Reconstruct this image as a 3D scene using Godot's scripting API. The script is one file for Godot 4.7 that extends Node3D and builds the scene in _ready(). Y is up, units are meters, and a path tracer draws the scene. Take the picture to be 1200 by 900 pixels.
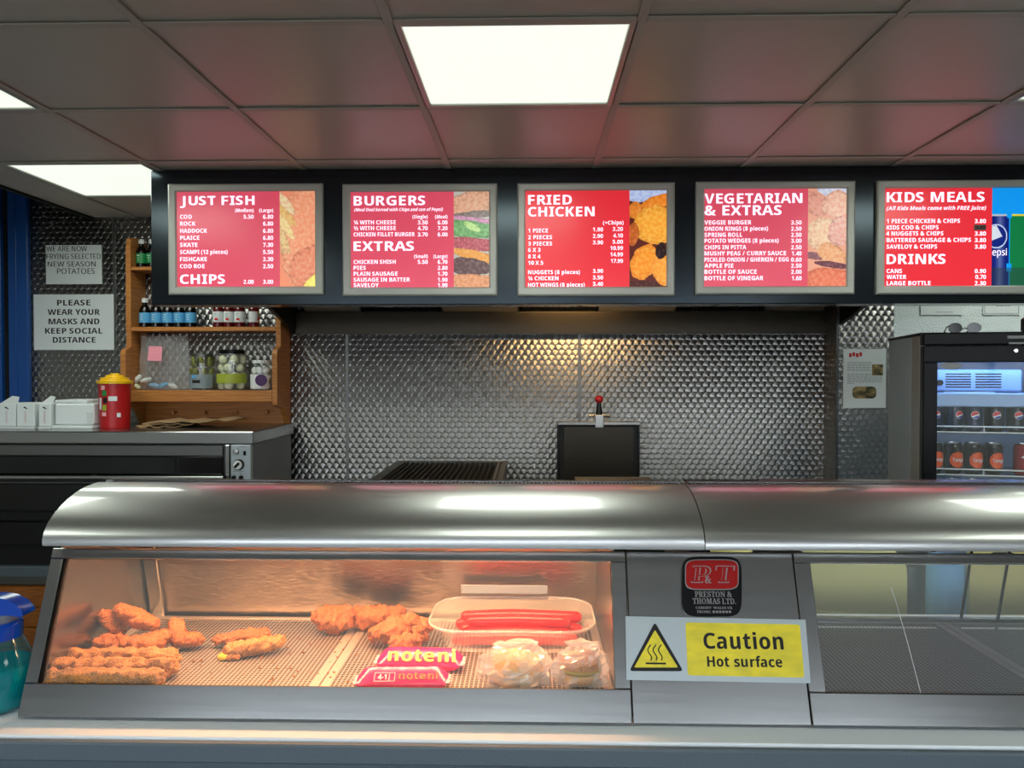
extends Node3D

# ---------------------------------------------------------------- helpers
const EYE := 1.55
const CEIL := 2.38
const WALL := 4.12
var cam: Camera3D
var M := {}
var names := {}
var rng := RandomNumberGenerator.new()

func at(px: float, py: float, d: float) -> Vector3:
	var dir: Vector3 = cam.basis * Vector3((px - 600.0) / 900.0, (450.0 - py) / 900.0, -1.0)
	return cam.position + dir * (d / -dir.z)

func on_level(px: float, py: float, y: float) -> Vector3:
	var dir: Vector3 = cam.basis * Vector3((px - 600.0) / 900.0, (450.0 - py) / 900.0, -1.0)
	return cam.position + dir * ((y - cam.position.y) / dir.y)

func numbered(n: String) -> String:
	if not names.has(n):
		names[n] = 0
		return n
	names[n] += 1
	return "%s_%03d" % [n, names[n]]

func tag(o: Node3D, label := "", category := "", group := "", kind := "") -> Node3D:
	if label: o.set_meta("label", label)
	if category: o.set_meta("category", category)
	if group: o.set_meta("group", group)
	if kind: o.set_meta("kind", kind)
	return o

func thing(n: String, label: String, category: String, pos := Vector3.ZERO, group := "", turn := 0.0) -> Node3D:
	var o := Node3D.new()
	o.name = numbered(n)
	add_child(o, true)
	o.position = pos
	o.rotation.y = turn
	return tag(o, label, category, group)

func structure(n: String, pos := Vector3.ZERO, label := "", category := "") -> Node3D:
	var o := Node3D.new()
	o.name = numbered(n)
	add_child(o, true)
	o.position = pos
	return tag(o, label, category, "", "structure")

# shape given in the thing's own axes
func part(parent: Node3D, n: String, shape, m: Material) -> MeshInstance3D:
	var mi := MeshInstance3D.new()
	mi.name = n
	if shape is SurfaceTool:
		shape.generate_normals()
		mi.mesh = shape.commit()
	else:
		mi.mesh = shape
	mi.material_override = m
	mi.cast_shadow = GeometryInstance3D.SHADOW_CASTING_SETTING_ON
	parent.add_child(mi, true)
	return mi

# shape given in world axes, under a thing that is not turned
func wpart(parent: Node3D, n: String, shape, m: Material) -> MeshInstance3D:
	var mi := part(parent, n, shape, m)
	var p: Node = parent
	var off := Vector3.ZERO
	while p != self:
		off += p.position
		p = p.get_parent()
	mi.position = -off
	return mi

# a thing that is one mesh, shape in its own axes
func single(n: String, shape, m: Material, pos: Vector3, label: String, category: String, group := "", turn := 0.0) -> MeshInstance3D:
	var mi := part(self, numbered(n), shape, m)
	mi.position = pos
	mi.rotation.y = turn
	tag(mi, label, category, group)
	return mi

func copy(o: Node3D, n: String, pos: Vector3, label := "", turn := 0.0) -> Node3D:
	var c: Node3D = o.duplicate()
	c.name = numbered(n)
	add_child(c, true)
	c.position = pos
	c.rotation.y = turn
	if label: c.set_meta("label", label)
	return c

func S() -> SurfaceTool:
	var st := SurfaceTool.new()
	st.begin(Mesh.PRIMITIVE_TRIANGLES)
	st.set_smooth_group(-1)
	return st

func vtx(st: SurfaceTool, p: Vector3, uv: Vector2) -> void:
	st.set_uv(uv)
	st.add_vertex(p)

# corners counter-clockwise seen from the front
func quad(st: SurfaceTool, a: Vector3, b: Vector3, c: Vector3, d: Vector3, ua := Vector2(0, 1), ub := Vector2(1, 1), uc := Vector2(1, 0), ud := Vector2(0, 0)) -> void:
	vtx(st, a, ua); vtx(st, c, uc); vtx(st, b, ub)
	vtx(st, a, ua); vtx(st, d, ud); vtx(st, c, uc)

func tri(st: SurfaceTool, a: Vector3, b: Vector3, c: Vector3) -> void:
	vtx(st, a, Vector2(a.x, a.y)); vtx(st, c, Vector2(c.x, c.y)); vtx(st, b, Vector2(b.x, b.y))

func face_out(st: SurfaceTool, pts: Array, c: Vector3) -> void:
	var n: Vector3 = (pts[1] - pts[0]).cross(pts[2] - pts[0])
	var mid := Vector3.ZERO
	for p in pts: mid += p
	mid /= pts.size()
	if n.dot(mid - c) < 0: pts.reverse()
	for i in range(1, pts.size() - 1): tri(st, pts[0], pts[i], pts[i + 1])

func box(st: SurfaceTool, c: Vector3, s: Vector3, b := 0.0, basis := Basis.IDENTITY) -> void:
	var h := s / 2.0
	b = minf(b, minf(h.x, minf(h.y, h.z)) * 0.9)
	if b <= 0.0:
		for ax in 3:
			for sg in [-1.0, 1.0]:
				var u := (ax + 1) % 3
				var v := (ax + 2) % 3
				var pts := []
				for k in [[-1, -1], [1, -1], [1, 1], [-1, 1]]:
					var p := Vector3.ZERO
					p[ax] = sg * h[ax]; p[u] = k[0] * h[u]; p[v] = k[1] * h[v]
					pts.append(c + basis * p)
				face_out(st, pts, c)
		return
	for ax in 3:
		var u := (ax + 1) % 3
		var v := (ax + 2) % 3
		for sg in [-1.0, 1.0]:
			var pts := []
			for k in [[-1, -1], [1, -1], [1, 1], [-1, 1]]:
				var p := Vector3.ZERO
				p[ax] = sg * h[ax]; p[u] = k[0] * (h[u] - b); p[v] = k[1] * (h[v] - b)
				pts.append(c + basis * p)
			face_out(st, pts, c)
		for su in [-1.0, 1.0]:
			for sv in [-1.0, 1.0]:
				var pts := []
				for k in [[0, -1], [0, 1], [1, 1], [1, -1]]:
					var p := Vector3.ZERO
					p[ax] = k[1] * (h[ax] - b)
					p[u] = su * (h[u] - (b if k[0] == 0 else 0.0))
					p[v] = sv * (h[v] - (b if k[0] == 1 else 0.0))
					pts.append(c + basis * p)
				face_out(st, pts, c)
	for sx in [-1.0, 1.0]:
		for sy in [-1.0, 1.0]:
			for sz in [-1.0, 1.0]:
				face_out(st, [c + basis * Vector3(sx * h.x, sy * (h.y - b), sz * (h.z - b)), c + basis * Vector3(sx * (h.x - b), sy * h.y, sz * (h.z - b)), c + basis * Vector3(sx * (h.x - b), sy * (h.y - b), sz * h.z)], c)

func box2(st: SurfaceTool, lo: Vector3, hi: Vector3, b := 0.0) -> void:
	box(st, (lo + hi) / 2.0, (hi - lo).abs(), b)

# profile of (radius, height) from the bottom up
func lathe(st: SurfaceTool, prof: Array, seg := 20, at_ := Vector3.ZERO, basis := Basis.IDENTITY, smooth := false) -> void:
	for i in prof.size() - 1:
		st.set_smooth_group(1 if smooth else i + 1)
		var p0: Vector2 = prof[i]
		var p1: Vector2 = prof[i + 1]
		for j in seg:
			var f0 := TAU * j / seg
			var f1 := TAU * (j + 1) / seg
			var q := func(p: Vector2, f: float) -> Vector3: return at_ + basis * Vector3(p.x * cos(f), p.y, p.x * sin(f))
			var ua := Vector2(float(j + 1) / seg, 1.0 - float(i) / (prof.size() - 1))
			var ub := Vector2(float(j) / seg, ua.y)
			var uc := Vector2(ub.x, 1.0 - float(i + 1) / (prof.size() - 1))
			var ud := Vector2(ua.x, uc.y)
			if p0.x < 1e-6:
				vtx(st, q.call(p0, f0), ub); vtx(st, q.call(p1, f1), ud); vtx(st, q.call(p1, f0), uc)
			elif p1.x < 1e-6:
				vtx(st, q.call(p0, f1), ua); vtx(st, q.call(p1, f0), uc); vtx(st, q.call(p0, f0), ub)
			else:
				quad(st, q.call(p0, f1), q.call(p0, f0), q.call(p1, f0), q.call(p1, f1), ua, ub, uc, ud)
	st.set_smooth_group(-1)

func tube(st: SurfaceTool, pts: Array, r: float, seg := 8, caps := true) -> void:
	var rings := []
	var up := Vector3.UP
	for i in pts.size():
		var t: Vector3 = (pts[mini(i + 1, pts.size() - 1)] - pts[maxi(i - 1, 0)]).normalized()
		var side := t.cross(up)
		if side.length() < 0.05: side = t.cross(Vector3.RIGHT)
		side = side.normalized()
		up = side.cross(t).normalized()
		var ring := []
		for j in seg:
			var f := TAU * j / seg
			ring.append(pts[i] + side * cos(f) * r + up * sin(f) * r)
		rings.append(ring)
	st.set_smooth_group(1)
	for i in rings.size() - 1:
		for j in seg:
			var k := (j + 1) % seg
			quad(st, rings[i][j], rings[i][k], rings[i + 1][k], rings[i + 1][j])
	st.set_smooth_group(-1)
	if caps:
		for e in [0, rings.size() - 1]:
			for j in seg:
				face_out(st, [pts[e], rings[e][j], rings[e][(j + 1) % seg]], pts[1 if e == 0 else rings.size() - 2])

# polygon in x,y (any winding), extruded from z0 to z1, in the axes of xf
func prism(st: SurfaceTool, poly: PackedVector2Array, z0: float, z1: float, xf := Transform3D.IDENTITY, smooth := false) -> void:
	if Geometry2D.is_polygon_clockwise(poly): poly.reverse()
	var idx := Geometry2D.triangulate_polygon(poly)
	var V := func(p: Vector2, z: float) -> Vector3: return xf * Vector3(p.x, p.y, z)
	var lo := poly[0]
	var hi := poly[0]
	for p in poly:
		lo = lo.min(p); hi = hi.max(p)
	var U := func(p: Vector2) -> Vector2: return Vector2((p.x - lo.x) / (hi.x - lo.x), 1.0 - (p.y - lo.y) / (hi.y - lo.y))
	for i in range(0, idx.size(), 3):
		var a := poly[idx[i]]
		var b := poly[idx[i + 1]]
		var c := poly[idx[i + 2]]
		if (b - a).cross(c - a) < 0:
			var t := b
			b = c; c = t
		vtx(st, V.call(a, z1), U.call(a)); vtx(st, V.call(c, z1), U.call(c)); vtx(st, V.call(b, z1), U.call(b))
		vtx(st, V.call(a, z0), U.call(a)); vtx(st, V.call(b, z0), U.call(b)); vtx(st, V.call(c, z0), U.call(c))
	if smooth: st.set_smooth_group(5)
	for i in poly.size():
		var a := poly[i]
		var b := poly[(i + 1) % poly.size()]
		quad(st, V.call(a, z0), V.call(b, z0), V.call(b, z1), V.call(a, z1))
	st.set_smooth_group(-1)

func rrect(w: float, h: float, r: float, n := 5, c := Vector2.ZERO) -> PackedVector2Array:
	var out := PackedVector2Array()
	for q in 4:
		var cx := (w / 2 - r) * (1 if q in [0, 3] else -1)
		var cy := (h / 2 - r) * (1 if q in [0, 1] else -1)
		for k in n + 1:
			var f := PI / 2 * (q + float(k) / n)
			out.append(c + Vector2(cx + r * cos(f), cy + r * sin(f)))
	return out

# a crusty, lumpy body swept along points with radii
func lump(pts: Array, radii: Array, sd: int, amp := 0.12, freq := 70.0, flat := 1.0, n := 22, seg := 16, fine := 0.0) -> SurfaceTool:
	var noise := FastNoiseLite.new()
	noise.seed = sd
	noise.frequency = freq
	noise.fractal_octaves = 3
	var cu := Curve3D.new()
	for i in pts.size():
		var t: Vector3 = (pts[mini(i + 1, pts.size() - 1)] - pts[maxi(i - 1, 0)]) / 6.0
		cu.add_point(pts[i], -t, t)
	var L := cu.get_baked_length()
	var grid := []
	var r_of := func(f: float) -> float:
		var x := f * (radii.size() - 1)
		var i := mini(int(x), radii.size() - 2)
		return lerpf(radii[i], radii[i + 1], smoothstep(0, 1, x - i))
	for i in n + 1:
		var f := 0.5 - 0.5 * cos(PI * i / n)
		var r0: float = r_of.call(0.0)
		var r1: float = r_of.call(1.0)
		var along := -r0 + f * (L + r0 + r1)
		var s := clampf(along, 0, L)
		var p := cu.sample_baked(s)
		var q0 := cu.sample_baked(maxf(s - L * 0.02, 0))
		var q1 := cu.sample_baked(minf(s + L * 0.02, L))
		var t := (q1 - q0).normalized()
		var side := t.cross(Vector3.UP).normalized()
		if side.length() < 0.1: side = Vector3.RIGHT
		var up := side.cross(t).normalized()
		var r: float = r_of.call(s / L)
		var over := along - s
		var rr := sqrt(maxf(0.0, r * r - over * over))
		p += t * over
		var ring := []
		for j in seg:
			var a := TAU * j / seg
			var dirv := side * cos(a) + up * sin(a) * flat
			var v := p + dirv * rr
			var out_dir := (dirv * rr + t * over)
			if out_dir.length() < 1e-6: out_dir = t * signf(over)
			v += out_dir.normalized() * (noise.get_noise_3dv(v) * amp * r * 2.0 + noise.get_noise_3dv(v * 4.3) * fine)
			ring.append(v)
		grid.append(ring)
	var st := S()
	st.set_smooth_group(1)
	for i in n:
		for j in seg:
			var k := (j + 1) % seg
			quad(st, grid[i][j], grid[i][k], grid[i + 1][k], grid[i + 1][j])
	st.set_smooth_group(-1)
	return st

# ---------------------------------------------------------------- lettering
var fonts := {}
func font(kind: String) -> Font:
	if not fonts.has(kind):
		var f := SystemFont.new()
		f.font_names = PackedStringArray(["Droid Serif" if kind.begins_with("serif") else "Droid Sans"])
		f.font_weight = 700 if kind.ends_with("bold") else 400
		fonts[kind] = f
	return fonts[kind]

# adds text whose capitals are cap high; starts at x0 (or ends at it when right); fits x0..x1 when x1 is given
func text(st: SurfaceTool, s: String, x0: float, y: float, cap: float, x1 := NAN, xf := Transform3D.IDENTITY, kind := "bold", right := false, slant := 0.0, deep := 0.0006) -> void:
	var tm := TextMesh.new()
	tm.font = font(kind)
	tm.text = s
	tm.font_size = 32
	tm.pixel_size = 1.0 / 32.0
	tm.depth = 0.02
	tm.curve_step = 1.5
	tm.horizontal_alignment = HORIZONTAL_ALIGNMENT_LEFT
	tm.vertical_alignment = VERTICAL_ALIGNMENT_BOTTOM
	var box_ := tm.get_aabb()
	var base := TextMesh.new()
	base.font = tm.font; base.text = "H"; base.font_size = 32; base.pixel_size = tm.pixel_size; base.depth = 0.02
	base.horizontal_alignment = HORIZONTAL_ALIGNMENT_LEFT; base.vertical_alignment = VERTICAL_ALIGNMENT_BOTTOM
	var hb := base.get_aabb()
	var sy := cap / hb.size.y
	var sx := sy
	if not is_nan(x1): sx = (x1 - x0) / box_.size.x
	var ox := x0 - box_.position.x * sx
	if right: ox = x0 - box_.end.x * sx
	var b := Basis(Vector3(sx, 0, 0), Vector3(slant * sy, sy, 0), Vector3(0, 0, deep / 0.02))
	st.append_from(tm, 0, xf * Transform3D(b, Vector3(ox, y - hb.position.y * sy, deep / 2)))

func commit_text(parent: Node3D, n: String, st: SurfaceTool, m: Material) -> MeshInstance3D:
	var mi := MeshInstance3D.new()
	mi.name = n
	mi.mesh = st.commit()
	mi.material_override = m
	parent.add_child(mi, true)
	return mi

func T() -> SurfaceTool:
	var st := SurfaceTool.new()
	st.begin(Mesh.PRIMITIVE_TRIANGLES)
	return st

# ---------------------------------------------------------------- materials
func mat(n: String, c: Color, rough := 0.6, metal := 0.0) -> StandardMaterial3D:
	var m := StandardMaterial3D.new()
	m.resource_name = n
	m.albedo_color = c
	m.roughness = rough
	m.metallic = metal
	M[n] = m
	return m

func glow(n: String, c: Color, e: float) -> StandardMaterial3D:
	var m := mat(n, c, 0.5)
	m.emission_enabled = true
	m.emission = c
	m.emission_energy_multiplier = e
	return m

func pane(n: String, c: Color, rough := 0.05) -> StandardMaterial3D:
	var m := mat(n, c, rough)
	m.transparency = BaseMaterial3D.TRANSPARENCY_ALPHA
	return m

func noise_tex(freq: float, size := 256, oct := 3, c0 := Color.BLACK, c1 := Color.WHITE, sd := 1, kind := FastNoiseLite.TYPE_SIMPLEX_SMOOTH) -> ImageTexture:
	var f := FastNoiseLite.new()
	f.seed = sd
	f.frequency = freq
	f.noise_type = kind
	f.fractal_octaves = oct
	var im := f.get_seamless_image(size, size)
	var out := Image.create(size, size, false, Image.FORMAT_RGB8)
	for y in size:
		for x in size:
			out.set_pixel(x, y, c0.lerp(c1, im.get_pixel(x, y).r))
	return ImageTexture.create_from_image(out)

# stretched grain along u
func grain_tex(w: int, h: int, c0: Color, c1: Color, fx: float, fy: float, sd: int) -> ImageTexture:
	var f := FastNoiseLite.new()
	f.seed = sd
	f.frequency = 1.0
	f.fractal_octaves = 3
	var out := Image.create(w, h, false, Image.FORMAT_RGB8)
	for y in h:
		for x in w:
			# blend over the seam so that it repeats
			var a := f.get_noise_2d(x * fx, y * fy)
			var b := f.get_noise_2d((x - w) * fx, y * fy)
			var t := float(x) / w
			out.set_pixel(x, y, c0.lerp(c1, clampf(0.5 + 0.7 * lerpf(a, b, t), 0, 1)))
	return ImageTexture.create_from_image(out)

# overlapping round polishing marks pressed into stainless sheet
func spangle_normals() -> ImageTexture:
	var p := 64.0
	var h := 48.0
	var R := 46.0
	var W := 256
	var H := 192
	var im := Image.create(W, H, false, Image.FORMAT_RGB8)
	var tilt := []
	for k in 16: tilt.append(Vector2(rng.randf_range(-0.03, 0.03), rng.randf_range(-0.03, 0.03)))
	for y in H:
		for x in W:
			var j0 := int(floor(y / h))
			var done := false
			var n := Vector2.ZERO
			for j in range(j0 + 2, j0 - 2, -1):
				var sh := 0.5 * posmod(j, 2)
				var i0 := int(floor(x / p - sh))
				for i in range(i0 + 2, i0 - 2, -1):
					var c := Vector2((i + sh) * p, j * h)
					var v := Vector2(x, y) - c
					var r := v.length()
					if r < R:
						var w := fposmod(r / 5.0, 2.0)
						var rip := (w if w < 1.0 else 2.0 - w) * 2.0 - 1.0
						n = v / maxf(r, 1.0) * (0.24 + 0.10 * rip) + tilt[posmod(i, 4) * 4 + posmod(j, 4)]
						done = true
						break
				if done: break
			var nn := Vector3(n.x, -n.y, 1).normalized()
			im.set_pixel(x, y, Color(nn.x * 0.5 + 0.5, nn.y * 0.5 + 0.5, nn.z * 0.5 + 0.5))
	return ImageTexture.create_from_image(im)

func materials() -> void:
	var m: StandardMaterial3D
	m = mat("ceiling_vinyl", Color(0.74, 0.70, 0.66), 0.42)
	m.metallic_specular = 0.7
	m = mat("tee", Color(0.72, 0.69, 0.65), 0.55)
	mat("dark_void", Color(0.05, 0.06, 0.08), 0.9)  # near-black colour stands in for the shade of the void over the passage
	m = mat("spangle", Color(0.56, 0.55, 0.54), 0.29, 1.0)
	m.normal_enabled = true
	m.normal_texture = spangle_normals()
	m.normal_scale = 1.0
	m.uv1_scale = Vector3(1.0 / 0.148, 1.0 / 0.111, 1)
	m = mat("steel", Color(0.62, 0.62, 0.61), 0.26, 1.0)
	m.roughness_texture = grain_tex(256, 256, Color(0.75, 0.75, 0.75), Color.WHITE, 0.004, 0.4, 5)
	m.uv1_triplanar = true
	m.uv1_scale = Vector3(2, 2, 2)
	m = mat("steel_polished", Color(0.66, 0.66, 0.65), 0.42, 1.0)
	m.clearcoat_enabled = true
	m.clearcoat = 1.0
	m.clearcoat_roughness = 0.1
	m.roughness_texture = grain_tex(256, 256, Color(0.7, 0.7, 0.7), Color.WHITE, 0.004, 0.4, 6)
	m.uv1_triplanar = true
	m.uv1_scale = Vector3(2, 2, 2)
	m = mat("steel_dull", Color(0.45, 0.45, 0.44), 0.42, 1.0)
	m = mat("steel_scratched", Color(0.62, 0.58, 0.54), 0.3, 1.0)
	m.normal_enabled = true
	m.normal_texture = scratch_normals()
	m.normal_scale = 1.0
	m.uv1_triplanar = true
	m.uv1_scale = Vector3(4, 4, 4)
	mat("steel_greasy", Color(0.26, 0.24, 0.21), 0.38, 1.0)
	mat("steel_tray_unlit", Color(0.40, 0.40, 0.40), 0.36, 1.0)  # darker copy of the tray steel, its colour carrying the unlit side
	mat("steel_tray", Color(0.78, 0.74, 0.70), 0.45, 0.75)
	mat("steel_dark", Color(0.20, 0.20, 0.20), 0.4, 1.0)
	mat("hole_dark", Color(0.02, 0.02, 0.02), 0.8)  # near-black painted as the dark inside gaps, slots and recesses
	mat("iron", Color(0.11, 0.105, 0.10), 0.55, 0.6)
	m = mat("fascia_black", Color(0.20, 0.225, 0.245), 0.2, 0.9)
	mat("frame_silver", Color(0.74, 0.74, 0.71), 0.4, 0.3)
	mat("chrome", Color(0.8, 0.8, 0.8), 0.1, 1.0)
	m = mat("pine", Color.WHITE, 0.5)
	m.albedo_texture = grain_tex(256, 256, Color(0.60, 0.36, 0.15), Color(0.78, 0.52, 0.25), 0.006, 0.12, 9)
	m.uv1_triplanar = true
	m.uv1_scale = Vector3(3, 3, 3)
	m = mat("oak", Color.WHITE, 0.4)
	m.albedo_texture = grain_tex(256, 256, Color(0.48, 0.25, 0.07), Color(0.76, 0.46, 0.16), 0.012, 0.2, 12)
	m.uv1_triplanar = true
	m.uv1_scale = Vector3(3, 3, 3)
	m = mat("white_render", Color(0.88, 0.91, 0.91), 0.7)
	m.heightmap_enabled = true
	m.heightmap_texture = noise_tex(0.09, 256, 3)
	m.heightmap_scale = 0.35
	m.uv1_triplanar = true
	m.uv1_scale = Vector3(4, 4, 4)
	mat("white_paint", Color(0.78, 0.79, 0.78), 0.6)
	m = mat("floor_tile", Color(0.35, 0.33, 0.31), 0.45)
	m = mat("blue_paint", Color(0.03, 0.28, 0.56), 0.4)
	mat("paper", Color(0.86, 0.88, 0.88), 0.75)
	mat("paper_grey", Color(0.80, 0.82, 0.82), 0.75)
	mat("ink", Color(0.03, 0.03, 0.03), 0.7)
	mat("ink_grey", Color(0.35, 0.35, 0.36), 0.7)
	mat("red_ink", Color(0.75, 0.12, 0.08), 0.7)
	m = mat("black_plastic", Color(0.02, 0.021, 0.024), 0.35)
	m.metallic_specular = 0.3
	mat("black_matt", Color(0.03, 0.03, 0.033), 0.6)
	mat("red_plastic", Color(0.70, 0.06, 0.09), 0.35)
	mat("yellow_plastic", Color(0.92, 0.72, 0.03), 0.4)
	mat("white_plastic", Color(0.85, 0.86, 0.85), 0.4)
	mat("green_label", Color(0.10, 0.50, 0.26), 0.5)
	mat("blue_label", Color(0.33, 0.63, 0.82), 0.5)
	mat("purple_label", Color(0.28, 0.08, 0.33), 0.5)
	mat("lime_label", Color(0.62, 0.66, 0.20), 0.5)
	mat("grey_label", Color(0.50, 0.55, 0.57), 0.5)
	mat("dark_sauce", Color(0.018, 0.012, 0.012), 0.15)
	mat("red_sauce", Color(0.33, 0.02, 0.03), 0.15)
	pane("clear_glass", Color(0.95, 1.0, 0.97, 0.03), 0.02)
	pane("jar_glass", Color(0.9, 0.95, 0.9, 0.035), 0.03)
	m = pane("fridge_glass", Color(0.95, 1.0, 0.97, 0.03), 0.02)
	m.metallic_specular = 0.25
	pane("case_glass", Color(0.96, 1.0, 0.98, 0.04), 0.03)
	pane("bag_film", Color(0.95, 0.95, 0.95, 0.11), 0.12)
	pane("tub_plastic", Color(0.92, 0.92, 0.90, 0.24), 0.12)
	pane("wrap_film", Color(0.97, 0.95, 0.92, 0.28), 0.12)
	pane("teal_bottle", Color(0.02, 0.40, 0.44, 0.40), 0.08)
	mat("teal_liquid", Color(0.0, 0.64, 0.68), 0.15)
	mat("blue_plastic", Color(0.02, 0.25, 0.66), 0.2)
	m = mat("gherkin", Color(0.42, 0.42, 0.07), 0.35)
	m = mat("egg", Color(0.83, 0.84, 0.70), 0.35)
	m = mat("onion", Color(0.86, 0.87, 0.84), 0.3)
	m = mat("card", Color(0.62, 0.50, 0.36), 0.8)
	var crust := noise_tex(0.06, 256, 4, Color(0.42, 0.38, 0.34), Color(1.0, 1.0, 1.0), 21)
	for a in [["crust_orange", Color(0.92, 0.54, 0.23)], ["crust_gold", Color(0.96, 0.66, 0.33)], ["crust_amber", Color(0.90, 0.53, 0.26)]]:
		m = mat(a[0], a[1], 0.55)
		m.albedo_texture = crust
		m.heightmap_enabled = true
		m.heightmap_texture = crust
		m.heightmap_scale = 0.4
		m.uv1_triplanar = true
		m.uv1_scale = Vector3(20, 20, 20)
	m = mat("saveloy", Color(0.78, 0.05, 0.04), 0.3)
	m = mat("pink_wrap", Color(0.93, 0.04, 0.40), 0.22, 0.0)
	mat("wrap_yellow", Color(0.98, 0.80, 0.25), 0.4)
	mat("wrap_pale", Color(0.98, 0.70, 0.72), 0.4)
	mat("bread", Color(0.80, 0.62, 0.38), 0.7)
	mat("lettuce", Color(0.62, 0.50, 0.08), 0.6)
	mat("sign_yellow", Color(0.88, 0.80, 0.06), 0.4)
	m = mat("sign_silver", Color(0.66, 0.69, 0.70), 0.42, 0.45)
	mat("badge_red", Color(0.60, 0.03, 0.03), 0.25)
	mat("badge_silver", Color(0.62, 0.60, 0.60), 0.3, 0.7)
	m = mat("laminate", Color(0.36, 0.41, 0.45), 0.5)
	m.albedo_texture = noise_tex(0.25, 256, 2, Color(0.85, 0.85, 0.85), Color.WHITE, 33)
	m.uv1_triplanar = true
	m.uv1_scale = Vector3(5, 5, 5)
	m = mat("counter_top", Color(0.88, 0.90, 0.92), 0.4)
	mat("cream_plastic", Color(0.91, 0.88, 0.58), 0.4)
	mat("cream_board", Color(0.86, 0.81, 0.52), 0.45)
	mat("pale_blue", Color(0.50, 0.72, 0.90), 0.5)
	mat("pink_note", Color(0.95, 0.60, 0.66), 0.8)
	mat("oven_glass", Color(0.012, 0.014, 0.015), 0.12)
	mat("can_navy", Color(0.03, 0.05, 0.20), 0.3, 0.2)
	mat("can_black", Color(0.03, 0.03, 0.035), 0.3, 0.2)
	mat("can_brown", Color(0.07, 0.035, 0.025), 0.3, 0.2)
	mat("can_red", Color(0.60, 0.06, 0.06), 0.22, 0.4)
	mat("orange_print", Color(0.90, 0.34, 0.04), 0.3)
	mat("white_print", Color(0.88, 0.88, 0.88), 0.4)
	mat("red_print", Color(0.80, 0.07, 0.08), 0.4)
	mat("blue_print", Color(0.05, 0.14, 0.55), 0.4)
	mat("alu", Color(0.72, 0.73, 0.75), 0.25, 1.0)
	mat("fridge_inside", Color(0.62, 0.72, 0.85), 0.4)
	m = mat("fridge_trim", Color(0.60, 0.60, 0.57), 0.4, 0.3)
	m = mat("fridge_side", Color(0.64, 0.69, 0.72), 0.4, 0.15)
	m.heightmap_enabled = true
	m.heightmap_texture = M.white_render.heightmap_texture
	m.heightmap_scale = 0.12
	m.uv1_triplanar = true
	m.uv1_scale = Vector3(8, 8, 8)
	glow("lamp_white", Color(0.95, 0.985, 0.93), 0.72)
	glow("heat_lamp", Color(1.0, 0.70, 0.42), 3.0)
	glow("hood_bulb", Color(1.0, 0.85, 0.62), 3.0)
	glow("fridge_led", Color(0.65, 0.82, 1.0), 2.0)
	glow("letters_lit", Color(0.98, 0.93, 1.0), 0.72)

func scratch_normals() -> ImageTexture:
	var im := Image.create(256, 256, false, Image.FORMAT_RGB8)
	var f := FastNoiseLite.new()
	f.seed = 4
	f.frequency = 1.0
	for y in 256:
		for x in 256:
			var t := x / 256.0
			var a := lerpf(f.get_noise_2d(x * 0.03, y * 0.9), f.get_noise_2d((x - 256) * 0.03, y * 0.9), t)
			var n := Vector3(0.0, a * 0.5, 1).normalized()
			im.set_pixel(x, y, Color(n.x * 0.5 + 0.5, n.y * 0.5 + 0.5, n.z * 0.5 + 0.5))
	return ImageTexture.create_from_image(im)

# ---------------------------------------------------------------- the place
func _ready() -> void:
	rng.seed = 7
	cam = Camera3D.new()
	cam.name = "camera"
	add_child(cam)
	cam.fov = rad_to_deg(2.0 * atan(0.5))
	cam.position = Vector3(0, EYE, 0)
	cam.rotation_degrees = Vector3(-0.955, 1.4, 0)
	cam.near = 0.05
	cam.far = 100.0
	cam.current = true
	var we := WorldEnvironment.new()
	we.name = "environment"
	var env := Environment.new()
	env.background_mode = Environment.BG_SKY
	var sky := Sky.new()
	var sm := ProceduralSkyMaterial.new()
	sm.sky_top_color = Color(0.70, 0.76, 0.82)
	sm.sky_horizon_color = Color(0.84, 0.87, 0.90)
	sm.ground_bottom_color = Color(0.26, 0.27, 0.28)
	sm.ground_horizon_color = Color(0.36, 0.37, 0.38)
	sky.sky_material = sm
	env.sky = sky
	env.background_energy_multiplier = 8.0
	env.tonemap_mode = Environment.TONE_MAPPER_LINEAR
	env.tonemap_exposure = 1.35
	env.sdfgi_enabled = true
	env.ssao_enabled = true
	env.ssil_enabled = true
	we.environment = env
	add_child(we)
	materials()
	ceiling_and_lights()
	room()
	menu_fascia()
	extraction_hood()
	back_range()
	oven_corner()
	pine_shelf()
	fridge()
	counter_and_case()
	food()
	spray_bottle()
	behind_counter()

func area(parent: Node3D, n: String, pos: Vector3, rot: Vector3, size: Vector2, c: Color, e: float) -> void:
	var l := AreaLight3D.new()
	l.name = n
	l.area_size = size
	l.area_normalize_energy = false
	l.light_color = c
	l.light_energy = e
	l.area_range = 12.0
	l.shadow_enabled = true
	parent.add_child(l, true)
	l.position = pos
	l.rotation_degrees = rot

# one ceiling cell: columns at COL0 + 0.6 k, rows at ROW0 + 0.6 k (depth)
const COL0 := -0.338
const ROW0 := 1.83

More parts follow.
